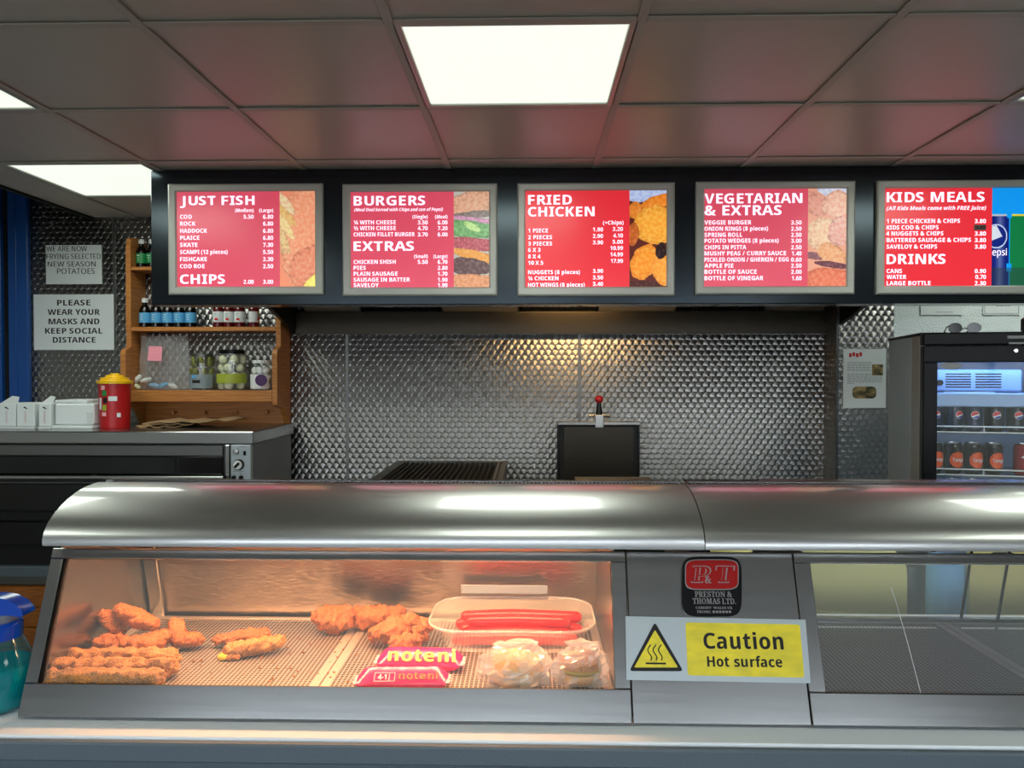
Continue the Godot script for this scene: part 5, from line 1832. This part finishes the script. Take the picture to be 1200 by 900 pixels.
	slab(c, "roof_plate", Vector3(xk - 0.004, EYE - 0.2245, -1.476), Vector3(xe - 0.005, EYE - 0.2225, -1.596), M.steel, 0.0005)
	# perforated trays
	var seam := at(400, 760, 1.43).x
	var seam2 := at(1160, 755, 1.46).x
	for tr in [[xo + 0.006, seam - 0.001, M.steel_tray], [seam + 0.001, xj + 0.003, M.steel_tray], [xk - 0.003, seam2 - 0.001, M.steel_tray_unlit], [seam2 + 0.001, xe - 0.006, M.steel_tray_unlit]]:
		var x0: float = tr[0]
		var x1: float = tr[1]
		var ps := perforated(x0 + 0.016, x1 - 0.016, -1.622, -1.262, yt - 0.001)
		var pl := wpart(c, "perforated_tray", ps, tr[2])
		var st := S()
		box2(st, Vector3(x0, yt - 0.006, -1.262), Vector3(x1, yt, -1.250), 0.001)
		box2(st, Vector3(x0, yt - 0.006, -1.638), Vector3(x1, yt, -1.622), 0.001)
		box2(st, Vector3(x0, yt - 0.006, -1.262), Vector3(x0 + 0.016, yt, -1.622), 0.001)
		box2(st, Vector3(x1 - 0.016, yt - 0.006, -1.262), Vector3(x1, yt, -1.622), 0.001)
		wpart(pl, "tray_rim", st, tr[2])
		slab(pl, "crumb_pan", Vector3(x0 + 0.003, yt - 0.016, -1.255), Vector3(x1 - 0.003, yt - 0.014, -1.635), M.iron)
	# heat lamp tube under the canopy
	var lx0 := xo + 0.06
	var lx1 := xj - 0.04
	var hl := thing("heat_lamp", "glowing warm heat lamp tube under the canopy over the fried food", "light", Vector3((lx0 + lx1) / 2, EYE - 0.262, -1.425))
	var st := S()
	tube(st, [Vector3(lx0, EYE - 0.258, -1.425), Vector3(lx1, EYE - 0.258, -1.425)], 0.007, 10)
	wpart(hl, "lamp_tube", st, M.heat_lamp)
	for x in [lx0 - 0.012, lx1 + 0.012]:
		st = S()
		box(st, Vector3(x, EYE - 0.253, -1.425), Vector3(0.02, 0.03, 0.024), 0.002)
		wpart(hl, "lamp_holder", st, M.white_plastic)
	area(hl, "heat_glow", Vector3(0, -0.008, 0), Vector3(-90, 0, 0), Vector2(lx1 - lx0, 0.03), Color(1.0, 0.74, 0.53), 26.0)

	# maker's badge
	var C := func(cx: float, cy: float) -> Vector2: return cf(720.0 + cx / 5.0, 640.0 + cy / 5.0)
	var superq := func(cx: float, cy: float, w: float, h: float, pw: float) -> PackedVector2Array:
		var pl := PackedVector2Array()
		for i in 40:
			var f := TAU * i / 40
			pl.append(C.call(cx + w * signf(cos(f)) * pow(absf(cos(f)), pw), cy + h * signf(sin(f)) * pow(absf(sin(f)), pw)))
		return pl
	var bs := S()
	prism(bs, superq.call(566, 240, 174, 176, 0.38), 0.002, 0.007, fxf)
	var badge := wpart(c, "badge", bs, M.black_plastic)
	bs = S()
	prism(bs, superq.call(565, 170, 157, 90, 0.38), 0.007, 0.0078, fxf)
	wpart(badge, "silver_border", bs, M.badge_silver)
	bs = S()
	prism(bs, superq.call(565, 170, 151, 84, 0.38), 0.0078, 0.0086, fxf)
	wpart(badge, "red_field", bs, M.badge_red)
	var k1 := Transform3D(fxf.basis, fxf * Vector3(0, 0, 0.007))
	var k2 := Transform3D(fxf.basis, fxf * Vector3(0, 0, 0.0086))
	var T_ := func(t: SurfaceTool, s: String, x0: float, x1: float, b: float, cap: float, xf: Transform3D, kind: String, slant := 0.0) -> void:
		var a: Vector2 = C.call(x0, b)
		var e: Vector2 = C.call(x1, b)
		var h: Vector2 = C.call(x0, b - cap)
		text(t, s, a.x, a.y, h.y - a.y, e.x, xf, kind, false, slant)
	var tx := T()
	T_.call(tx, "P", 435, 545, 218, 100, k2, "serif_bold", 0.2)
	T_.call(tx, "&", 525, 562, 220, 42, k2, "serif_bold")
	T_.call(tx, "T", 570, 682, 218, 100, k2, "serif_bold", 0.2)
	T_.call(tx, "PRESTON &", 467, 683, 300, 33, k1, "serif_bold")
	T_.call(tx, "THOMAS LTD.", 455, 707, 340, 33, k1, "serif_bold")
	T_.call(tx, "CARDIFF  WALES UK", 472, 686, 369, 14, k1, "serif_bold")
	T_.call(tx, "PHONE:", 480, 560, 393, 14, k1, "serif_bold")
	wtext(badge, "lettering", tx, M.badge_silver)
	# red centres of the outlined initials
	tx = T()
	var k3 := Transform3D(fxf.basis, fxf * Vector3(0, 0, 0.0092))
	T_.call(tx, "P", 442, 538, 213, 90, k3, "serif", 0.2)
	T_.call(tx, "T", 578, 674, 213, 90, k3, "serif", 0.2)
	wtext(badge, "initial_centres", tx, M.badge_red)
	bs = S()
	for i in 6:
		var a: Vector2 = C.call(570 + i * 19, 393)
		var b: Vector2 = C.call(582 + i * 19, 380)
		box(bs, fxf * Vector3((a.x + b.x) / 2, (a.y + b.y) / 2, 0.0073), Vector3(b.x - a.x, b.y - a.y, 0.0006), 0.0, fxf.basis)
	wpart(badge, "number_strokes", bs, M.badge_silver)

	# caution plate
	var s0: Vector2 = C.call(600, 610)
	var sign_ := thing("caution_sign", "silver and yellow hot surface caution plate on the display case front", "sign", fxf * Vector3(s0.x, s0.y, 0.005))
	bs = S()
	prism(bs, PackedVector2Array([C.call(62, 412), C.call(1112, 432), C.call(1143, 803), C.call(68, 783)]), 0.0045, 0.0065, fxf)
	wpart(sign_, "plate", bs, M.sign_silver)
	bs = S()
	var y4 := [C.call(412, 448), C.call(1078, 460), C.call(1105, 770), C.call(425, 757)]
	var yp := PackedVector2Array()
	for i in 4:
		var p: Vector2 = y4[i]
		var a: Vector2 = p + (y4[(i + 3) % 4] - p).normalized() * 0.005
		var b: Vector2 = p + (y4[(i + 1) % 4] - p).normalized() * 0.005
		for q in 5:
			var f := q / 4.0
			yp.append(a.lerp(p, f).lerp(p.lerp(b, f), f))
	prism(bs, yp, 0.0065, 0.0070, fxf)
	var ym := mat("sign_yellow_worn", Color.WHITE, 0.4)
	ym.albedo_texture = noise_tex(0.012, 256, 5, Color(0.80, 0.74, 0.14), Color(0.92, 0.83, 0.10), 17)
	wpart(sign_, "yellow_field", bs, ym)
	var tri_ := func(pts: Array, r: float, z0: float, z1: float, m: Material, n: String) -> void:
		var pl := PackedVector2Array()
		for i in 3:
			var p: Vector2 = pts[i]
			var a: Vector2 = p + (pts[(i + 2) % 3] - p).normalized() * r
			var b: Vector2 = p + (pts[(i + 1) % 3] - p).normalized() * r
			for q in 5:
				var f := q / 4.0
				pl.append(a.lerp(p, f).lerp(p.lerp(b, f), f))
		var s := S()
		prism(s, pl, z0, z1, fxf)
		wpart(sign_, n, s, m)
	tri_.call([C.call(233, 446), C.call(84, 732), C.call(400, 733)], 0.006, 0.0065, 0.0070, M.ink, "triangle_border")
	tri_.call([C.call(234, 492), C.call(112, 711), C.call(368, 711)], 0.002, 0.0070, 0.0075, ym, "triangle_field")
	bs = S()
	for w in 3:
		var pts := []
		for i in 13:
			var f := i / 12.0
			var p: Vector2 = C.call(203 + 31 * w + 11 * sin(f * TAU * 1.0 + 2.6), 578 + 92 * f)
			pts.append(fxf * Vector3(p.x, p.y, 0.0077))
		tube(bs, pts, 0.0009, 6)
	var l0: Vector2 = C.call(180, 692)
	var l1: Vector2 = C.call(297, 683)
	box(bs, fxf * Vector3((l0.x + l1.x) / 2, (l0.y + l1.y) / 2, 0.0078), Vector3(l1.x - l0.x, l1.y - l0.y, 0.0006), 0.0, fxf.basis)
	wpart(sign_, "heat_symbol", bs, M.ink)
	tx = T()
	var k4 := Transform3D(fxf.basis, fxf * Vector3(0, 0, 0.0070))
	T_.call(tx, "Caution", 520, 985, 602, 94, k4, "bold")
	T_.call(tx, "Hot surface", 540, 977, 706, 60, k4, "bold")
	wtext(sign_, "lettering", tx, M.ink)

func wtext(parent: Node3D, n: String, t: SurfaceTool, m: Material) -> void:
	var mi := commit_text(parent, n, t, m)
	var p: Node = parent
	var off := Vector3.ZERO
	while p != self:
		off += p.position
		p = p.get_parent()
	mi.position = -off

# ---------------------------------------------------------------- food in the case
func bite(n: String, label: String, cat: String, group: String, px0: Array, r: Array, sd: int, m: Material, amp := 0.14, lift := 0.0, flat := 0.85) -> void:
	# px0: list of picture points of the underside on the tray
	var y := EYE + TRAY
	var pts := []
	var c := Vector3.ZERO
	for p in px0:
		var v := on_level(p[0], p[1], y)
		pts.append(v)
		c += v
	c /= pts.size()
	var rm := 0.0
	for x in r: rm = maxf(rm, x)
	c.y = y + lift
	var rel := []
	for i in pts.size():
		var extra: float = px0[i][2] if px0[i].size() > 2 else 0.0
		rel.append(Vector3(pts[i].x - c.x, rm * flat + extra, pts[i].z - c.z))
	single(n, lump(rel, r, sd, amp, 55.0, flat, 56, 34, 0.0036), m, c, label, cat, group)

func food() -> void:
	var y := EYE + TRAY
	# three long battered strips along the glass
	var g := "battered sausages along the glass"
	bite("battered_sausage", "long pale gold battered sausage touching the bottom glass edge", "sausage", g, [[60, 806], [120, 806], [182, 806]], [0.017, 0.0185, 0.017], 1, M.crust_gold, 0.22)
	bite("battered_sausage", "long battered sausage in the middle of the row of three", "sausage", g, [[70, 793], [130, 793], [196, 793]], [0.017, 0.0185, 0.018], 2, M.crust_gold, 0.22)
	bite("battered_sausage", "long battered sausage next to the pile of chicken pieces", "sausage", g, [[86, 781], [140, 780], [198, 781]], [0.017, 0.0185, 0.018], 3, M.crust_gold, 0.22)
	# pile of small chicken pieces
	g = "orange chicken pieces piled beside the steel end wall"
	bite("chicken_piece", "orange chicken piece at the bottom of the pile by the end wall", "chicken", g, [[124, 764], [136, 763]], [0.019, 0.018], 4, M.crust_orange, 0.2)
	bite("chicken_piece", "small orange chicken nub low in the pile of pieces", "chicken", g, [[143, 765], [151, 764]], [0.018, 0.016], 5, M.crust_orange, 0.2)
	bite("chicken_piece", "upright orange chicken piece leaning on the pile", "chicken", g, [[125, 757, 0.028], [132, 757, 0.018], [140, 757, 0.004]], [0.016, 0.018, 0.015], 6, M.crust_orange, 0.16, 0.012)
	bite("chicken_piece", "long orange chicken piece lying across the top of the pile", "chicken", g, [[143, 757, 0.024], [158, 757, 0.012], [178, 757, 0.0]], [0.016, 0.020, 0.016], 7, M.crust_orange, 0.14, 0.026)
	bite("chicken_piece", "smooth orange chicken piece at the open end of the pile", "chicken", g, [[162, 768], [175, 767], [190, 762, 0.006]], [0.021, 0.022, 0.018], 8, M.crust_orange, 0.1)
	bite("chicken_piece", "bent orange chicken piece lying apart from the pile", "chicken", g, [[206, 757, 0.024], [208, 760, 0.006], [218, 760], [230, 760]], [0.014, 0.020, 0.018, 0.014], 9, M.crust_orange, 0.12)
	g = "crumbed chicken strips in the middle of the tray"
	bite("chicken_strip", "crumbed chicken strip lying behind another strip", "chicken", g, [[256, 758], [282, 755], [308, 752]], [0.011, 0.016, 0.013], 10, M.crust_amber, 0.25)
	bite("chicken_strip", "crumbed golden chicken strip lying in front of another strip", "chicken", g, [[270, 770], [295, 768], [325, 763, 0.003]], [0.013, 0.017, 0.014], 11, M.crust_gold, 0.25)
	bite("batter_crumb", "small yellow batter crumb below the chicken strips", "crumb", "batter crumbs", [[260, 773], [266, 773]], [0.006, 0.005], 12, M.wrap_yellow, 0.2)
	bite("batter_crumb", "small orange batter crumb below the chicken strips", "crumb", "batter crumbs", [[270, 774], [277, 773]], [0.006, 0.005], 13, M.crust_gold, 0.2)
	g = "fried chicken pieces beside the plastic tub"
	bite("fried_chicken", "round folded piece of fried chicken lying apart on the tray", "chicken", g, [[382, 741, 0.004], [392, 741], [403, 740, 0.004]], [0.026, 0.029, 0.026], 14, M.crust_amber, 0.2)
	bite("fried_chicken", "long piece of fried chicken against the back of the tray", "chicken", g, [[424, 737], [442, 737], [466, 735, 0.006]], [0.026, 0.027, 0.016], 15, M.crust_amber, 0.2)
	bite("fried_chicken", "broad piece of fried chicken in front of the long piece", "chicken", g, [[442, 756], [458, 756, 0.004], [478, 752, 0.012]], [0.018, 0.027, 0.024], 16, M.crust_amber, 0.2)
	bite("fried_chicken", "small knob of fried chicken next to the pink wrappers", "chicken", g, [[466, 765], [482, 764]], [0.018, 0.020], 17, M.crust_amber, 0.18)
	bite("fried_chicken", "upright piece of fried chicken touching the plastic tub", "chicken", g, [[490, 756], [496, 754, 0.016]], [0.020, 0.019], 18, M.crust_amber, 0.2)
	# loose crumbs
	var st := S()
	for i in 90:
		var p := on_level(rng.randf_range(215, 520), rng.randf_range(738, 800), y)
		var s := rng.randf_range(0.0009, 0.0024)
		box(st, Vector3(p.x, y + s * 0.5, p.z), Vector3(s * 1.6, s, s * 1.2), 0.0, Basis(Vector3.UP, rng.randf() * 3.0))
	tag(part(self, "crumbs", st, M.crust_gold), "tiny loose batter crumbs scattered on the perforated tray", "crumbs", "", "stuff")

	# pink wrapped bars
	bar_wrapper([[440, 786], [540, 788]], 0.040, 0.030, "bright pink chocolate bar wrapper with big yellow letters behind the other bar", "noteni")
	bar_wrapper([[416, 810], [524, 809]], 0.038, 0.028, "bright pink chocolate bar wrapper with a white box mark at the glass", "")

	# tub of saveloys
	var a := on_level(508, 772, y)
	var b := on_level(690, 772, y)
	var tc := Vector3((a.x + b.x) / 2, y, -1.508)
	var tub := thing("plastic_tub", "clear frosted plastic tub holding red saveloys in the display case", "tub", tc)
	var w := b.x - a.x
	var rings := [[w * 0.44, 0.078, 0.002], [w * 0.47, 0.086, 0.006], [w * 0.53, 0.102, 0.046], [w * 0.55, 0.108, 0.047], [w * 0.555, 0.109, 0.052]]
	st = S()
	var loops := []
	for r in rings:
		var lp := []
		for p in rrect(r[0] * 2, r[1] * 2, 0.066, 6): lp.append(Vector3(p.x, r[2], p.y))
		loops.append(lp)
	st.set_smooth_group(1)
	for i in loops.size() - 1:
		for j in loops[0].size():
			var q: int = (j + 1) % loops[0].size()
			quad(st, loops[i][q], loops[i][j], loops[i + 1][j], loops[i + 1][q])
	st.set_smooth_group(-1)
	for j in range(1, loops[0].size() - 1): tri(st, loops[0][0], loops[0][j + 1], loops[0][j])
	part(tub, "wall", st, M.tub_plastic)
	st = S()
	var rim := []
	for p in loops[4]: rim.append(p)
	rim.append(loops[4][0])
	tube(st, rim, 0.0022, 6, false)
	part(tub, "rim", st, M.tub_plastic)
	for i in 6:
		var row := i % 4
		var z := -0.045 + 0.03 * row if i < 4 else -0.03 + 0.03 * (i - 4)
		var yy := 0.020 if i < 4 else 0.040
		var xs := -0.11 + 0.012 * (i % 3)
		var xe := 0.10 + 0.012 * ((i + 1) % 3)
		single("saveloy", lump([Vector3(xs, 0, 0), Vector3(0.0, 0.003, 0.003 * (i % 2)), Vector3(xe, 0, 0)], [0.0115, 0.0125, 0.0115], 40 + i, 0.02, 20.0, 1.0, 16, 12), M.saveloy, tc + Vector3(0.004, yy - 0.004, z), "shiny red saveloy lying in the clear plastic tub", "sausage", "red saveloys in the plastic tub")

	# two film wrapped rolls
	wrapped_roll(on_level(605, 806, y) + Vector3(0, 0, -0.028), 0.058, 0.066, 5, "film wrapped round roll next to the pink wrappers", M.bread)
	wrapped_roll(on_level(681, 806, y) + Vector3(0, 0, -0.03), 0.046, 0.066, 8, "film wrapped filled roll in the corner beside the tub", M.lettuce)

func bar_wrapper(p: Array, depth: float, h: float, label: String, word: String) -> void:
	var y := EYE + TRAY
	var a := on_level(p[0][0], p[0][1], y)
	var b := on_level(p[1][0], p[1][1], y)
	var c := (a + b) / 2
	var L := (b - a).length()
	var turn := atan2(-(b.z - a.z), b.x - a.x)
	var o := thing("bar_wrapper", label, "wrapper", c, "pink wrapped bars in the case", turn)
	var st := S()
	var n := 16
	var seg := 12
	var grid := []
	for i in n + 1:
		var f := float(i) / n
		var x := (f - 0.5) * L
		var t := smoothstep(0.0, 0.10, f) * smoothstep(0.0, 0.10, 1.0 - f)
		var ring := []
		for j in seg:
			# wedge-shaped section with a broad face tipped to the front
			var w: Vector2 = [Vector2(0.0, 0.10), Vector2(0.02, 0.28), Vector2(0.08, 0.40), Vector2(0.40, 0.66), Vector2(0.80, 0.98), Vector2(0.90, 1.0), Vector2(0.98, 0.92), Vector2(1.0, 0.5), Vector2(0.98, 0.05), Vector2(0.7, 0.0), Vector2(0.3, 0.0), Vector2(0.05, 0.0)][j]
			ring.append(Vector3(x, lerpf(h * 0.40, w.y * h, 0.12 + 0.88 * t) + 0.0005 * sin(i * 2.1 + j) * (1.0 if j < 8 else 0.0), -w.x * depth))
		grid.append(ring)
	st.set_smooth_group(1)
	for i in n:
		for j in seg:
			var k := (j + 1) % seg
			quad(st, grid[i][j], grid[i][k], grid[i + 1][k], grid[i + 1][j])
	st.set_smooth_group(-1)
	part(o, "film", st, M.pink_wrap)
	for e in [-1.0, 1.0]:
		st = S()
		for k in 6:
			var z0 := -depth * (k / 6.0)
			var z1 := -depth * ((k + 1) / 6.0)
			var x0: float = e * L * 0.49
			var x1: float = e * (L * 0.5 + 0.004 + 0.002 * (k % 2))
			box2(st, Vector3(minf(x0, x1), h * 0.4 - 0.001, z1), Vector3(maxf(x0, x1), h * 0.4 + 0.001, z0))
		part(o, "crimped_end", st, M.wrap_pale)
	# flat print on the upper face, tipped towards the front
	var fd := Vector3(0, h * 0.60, -depth * 0.74).normalized()
	var face := Transform3D(Basis(Vector3.RIGHT, fd, Vector3.RIGHT.cross(fd)), Vector3(0, h * 0.395 + 0.0012, -depth * 0.08))
	if word:
		var t := T()
		text(t, word, -L * 0.36, 0.004, 0.026, L * 0.44, face, "bold", false, -0.1, 0.0012)
		commit_text(o, "lettering", t, M.wrap_yellow)
	else:
		st = S()
		for q in [[-0.30, -0.08, 0.020, 0.0185], [-0.30, -0.08, 0.0035, 0.002]]:
			box(st, face * Vector3(L * (q[0] + q[1]) / 2, (q[2] + q[3]) / 2, 0.0005), Vector3(L * (q[1] - q[0]), absf(q[2] - q[3]), 0.001), 0.0, face.basis)
		for x in [-0.30, -0.14, -0.08]:
			box(st, face * Vector3(L * x, 0.011, 0.0005), Vector3(0.0014, 0.018, 0.001), 0.0, face.basis)
		part(o, "box_mark", st, M.wrap_pale)
		var t := T()
		text(t, "4-1", -L * 0.26, 0.006, 0.010, -L * 0.17, face, "bold", false, 0.0, 0.0012)
		commit_text(o, "lettering", t, M.white_print)
		t = T()
		text(t, "noteni", -L * 0.03, 0.006, 0.014, L * 0.40, face, "bold", false, -0.1, 0.0012)
		commit_text(o, "lettering", t, M.crust_gold)

func wrapped_roll(p: Vector3, r: float, h: float, sd: int, label: String, fill: Material) -> void:
	var o := thing("wrapped_roll", label, "food", p, "film wrapped rolls in the case")
	var st := S()
	lathe(st, [Vector2(0, 0.003), Vector2(r * 0.72, 0.003), Vector2(r * 0.80, h * 0.16), Vector2(r * 0.78, h * 0.30)], 20, Vector3.ZERO, Basis.IDENTITY, true)
	part(o, "roll_base", st, M.bread)
	st = S()
	lathe(st, [Vector2(r * 0.76, h * 0.30), Vector2(r * 0.82, h * 0.36), Vector2(r * 0.76, h * 0.42)], 20)
	part(o, "filling", st, fill)
	st = S()
	lathe(st, [Vector2(r * 0.78, h * 0.42), Vector2(r * 0.74, h * 0.56), Vector2(r * 0.5, h * 0.70), Vector2(0, h * 0.76)], 20, Vector3.ZERO, Basis.IDENTITY, true)
	part(o, "roll_top", st, M.bread if fill == M.bread else M.crust_gold)
	# crumpled film
	var noise := FastNoiseLite.new()
	noise.seed = sd
	noise.frequency = 30.0
	st = S()
	var n := 14
	var seg := 26
	var grid := []
	for i in n + 1:
		var f := float(i) / n
		var yy := h * (0.02 + 0.96 * sin(f * PI / 2))
		var rr := r * (1.02 * cos(f * PI / 2 * 0.80))
		var ring := []
		for j in seg:
			var a := TAU * j / seg
			var v := Vector3(cos(a) * rr, yy, sin(a) * rr * 0.82)
			var d := noise.get_noise_3dv(v) * 0.025
			v += Vector3(cos(a), 0.35, sin(a)) * d
			v.y = clampf(v.y, 0.0015, h)
			ring.append(v)
		grid.append(ring)
	for i in n:
		for j in seg:
			var k := (j + 1) % seg
			quad(st, grid[i][k], grid[i][j], grid[i + 1][j], grid[i + 1][k])
	for j in range(1, seg - 1): tri(st, grid[n][0], grid[n][j + 1], grid[n][j])
	part(o, "cling_film", st, M.wrap_film)

# ---------------------------------------------------------------- spray bottle, things behind the case
func spray_bottle() -> void:
	var yc := EYE - 0.565
	var d := 1.272
	var p := at(-6, 800, d)
	var o := thing("spray_bottle", "blue trigger spray bottle half full of teal cleaner on the counter", "spray bottle", Vector3(p.x, yc, -d))
	var Y := func(py: float) -> float: return at(0, py, d).y - yc
	var k := d / 900.0
	var st := S()
	lathe(st, [Vector2(0, 0.001), Vector2(42 * k, 0.001), Vector2(46 * k, 0.006), Vector2(46 * k, Y.call(790)), Vector2(44 * k, Y.call(778)), Vector2(37 * k, Y.call(764)), Vector2(32 * k, Y.call(752)), Vector2(28 * k, Y.call(744))], 26, Vector3.ZERO, Basis.IDENTITY, true)
	part(o, "bottle", st, M.teal_bottle)
	st = S()
	lathe(st, [Vector2(0, 0.004), Vector2(41 * k, 0.004), Vector2(44 * k, 0.009), Vector2(44 * k, Y.call(790)), Vector2(41.5 * k, Y.call(777)), Vector2(0, Y.call(777))], 26)
	part(o, "cleaner_liquid", st, M.teal_liquid)
	st = S()
	tube(st, [Vector3(0.004, 0.01, 0), Vector3(0, Y.call(745), 0)], 0.003, 6)
	part(o, "dip_tube", st, M.white_plastic)
	st = S()
	lathe(st, [Vector2(0, Y.call(746)), Vector2(30 * k, Y.call(746)), Vector2(30.5 * k, Y.call(730)), Vector2(28 * k, Y.call(727)), Vector2(0, Y.call(727))], 22)
	part(o, "collar", st, M.blue_plastic)
	st = S()
	lathe(st, [Vector2(0, Y.call(727)), Vector2(24 * k, Y.call(727)), Vector2(24 * k, Y.call(718)), Vector2(0, Y.call(718))], 18)
	part(o, "neck", st, M.tub_plastic)
	var pl := PackedVector2Array()
	for q in [[-52, 703], [-44, 698], [-20, 696.5], [8, 697], [22, 699], [34, 705], [41, 712], [43, 717], [40, 719.5], [30, 718], [20, 717.5], [8, 719.5], [-20, 721], [-46, 719], [-53, 712]]:
		pl.append(Vector2((q[0] + 0.0) * k, Y.call(q[1])))
	st = S()
	prism(st, pl, -0.016, 0.016, Transform3D.IDENTITY, true)
	part(o, "trigger_head", st, M.blue_plastic)
	st = S()
	prism(st, PackedVector2Array([Vector2(-38 * k, Y.call(720)), Vector2(-30 * k, Y.call(720)), Vector2(-40 * k, Y.call(755)), Vector2(-50 * k, Y.call(762)), Vector2(-46 * k, Y.call(748))]), -0.007, 0.007)
	part(o, "trigger", st, M.blue_plastic)

func behind_counter() -> void:
	var yw := 0.72
	var o := thing("work_table", "steel work table behind the unlit display case", "table", Vector3(1.15, 0, -2.05))
	slab(o, "top", Vector3(0.48, yw - 0.03, -1.84), Vector3(1.80, yw, -2.30), M.steel_dull, 0.003)
	for x in [0.50, 1.74]:
		for z in [-1.86, -2.24]:
			slab(o, "leg", Vector3(x, 0, z), Vector3(x + 0.04, yw - 0.031, z - 0.04), M.steel, 0.003)
	# cream tub with rounded corner
	var d := 1.93
	var x1 := at(1063, 700, d).x
	var x0 := 0.52
	var h := at(1000, 640, d).y - yw
	var tub := thing("cream_tub", "large rounded cream yellow plastic tub seen through the case glass", "tub", Vector3((x0 + x1) / 2, yw, -d - 0.15))
	var st := S()
	prism(st, rrect(x1 - x0, h, 0.07, 8, Vector2(0, h / 2)), -0.15, 0.15, Transform3D.IDENTITY, true)
	part(tub, "body", st, M.cream_plastic)
	st = S()
	var pts := []
	for i in 12:
		var f := i / 11.0
		pts.append(Vector3(lerpf(-0.16, 0.06, f), h * 0.70 - 0.05 * sin(f * PI * 0.55), 0.151))
	tube(st, pts, 0.004, 6)
	part(tub, "moulded_ridge", st, M.cream_plastic)
	# dark steel canister and blue roll
	var cx := at(1082, 700, d).x
	st = S()
	lathe(st, [Vector2(0, 0), Vector2(0.05, 0), Vector2(0.05, 0.37), Vector2(0.044, 0.38), Vector2(0, 0.38)], 24)
	var can := thing("steel_canister", "dark steel canister between the cream tub and blue roll", "canister", Vector3(at(1074, 700, 2.06).x, yw, -2.10))
	part(can, "body", st, M.steel_dull)
	st = S()
	lathe(st, [Vector2(0, 0.381), Vector2(0.052, 0.381), Vector2(0.052, 0.40), Vector2(0.012, 0.405), Vector2(0.012, 0.42), Vector2(0, 0.42)], 24)
	part(can, "lid", st, M.steel_dark)
	var rx := at(1117, 700, d).x
	var roll := thing("blue_roll", "pale blue paper wiping roll standing behind the case glass", "paper roll", Vector3(rx, yw, -d - 0.04))
	st = S()
	lathe(st, [Vector2(0.015, 0), Vector2(0.042, 0), Vector2(0.043, 0.004), Vector2(0.043, 0.356), Vector2(0.042, 0.36), Vector2(0.015, 0.36)], 24)
	part(roll, "paper", st, M.pale_blue)
	st = S()
	lathe(st, [Vector2(0.0148, 0), Vector2(0.0148, 0.36)], 14)
	part(roll, "core", st, M.card)
	# cream cutting boards on edge
	var labels := ["upright cream cutting board beside the blue roll", "upright cream cutting board farther from the blue roll"]
	for i in 2:
		var q0 := at(1139.0 + i * 75.0, 700, d).x
		var bd := thing("cutting_board", labels[i], "cutting board", Vector3(q0 + 0.075, yw, -d - 0.01 - i * 0.02), "upright cream cutting boards")
		st = S()
		prism(st, rrect(0.158, 0.40, 0.012, 4, Vector2(0, 0.20)), -0.008, 0.008)
		part(bd, "board", st, M.cream_board)
		st = S()
		prism(st, rrect(0.06, 0.02, 0.0095, 4, Vector2(0, 0.37)), 0.0081, 0.0088)
		part(bd, "hand_slot", st, M.hole_dark)
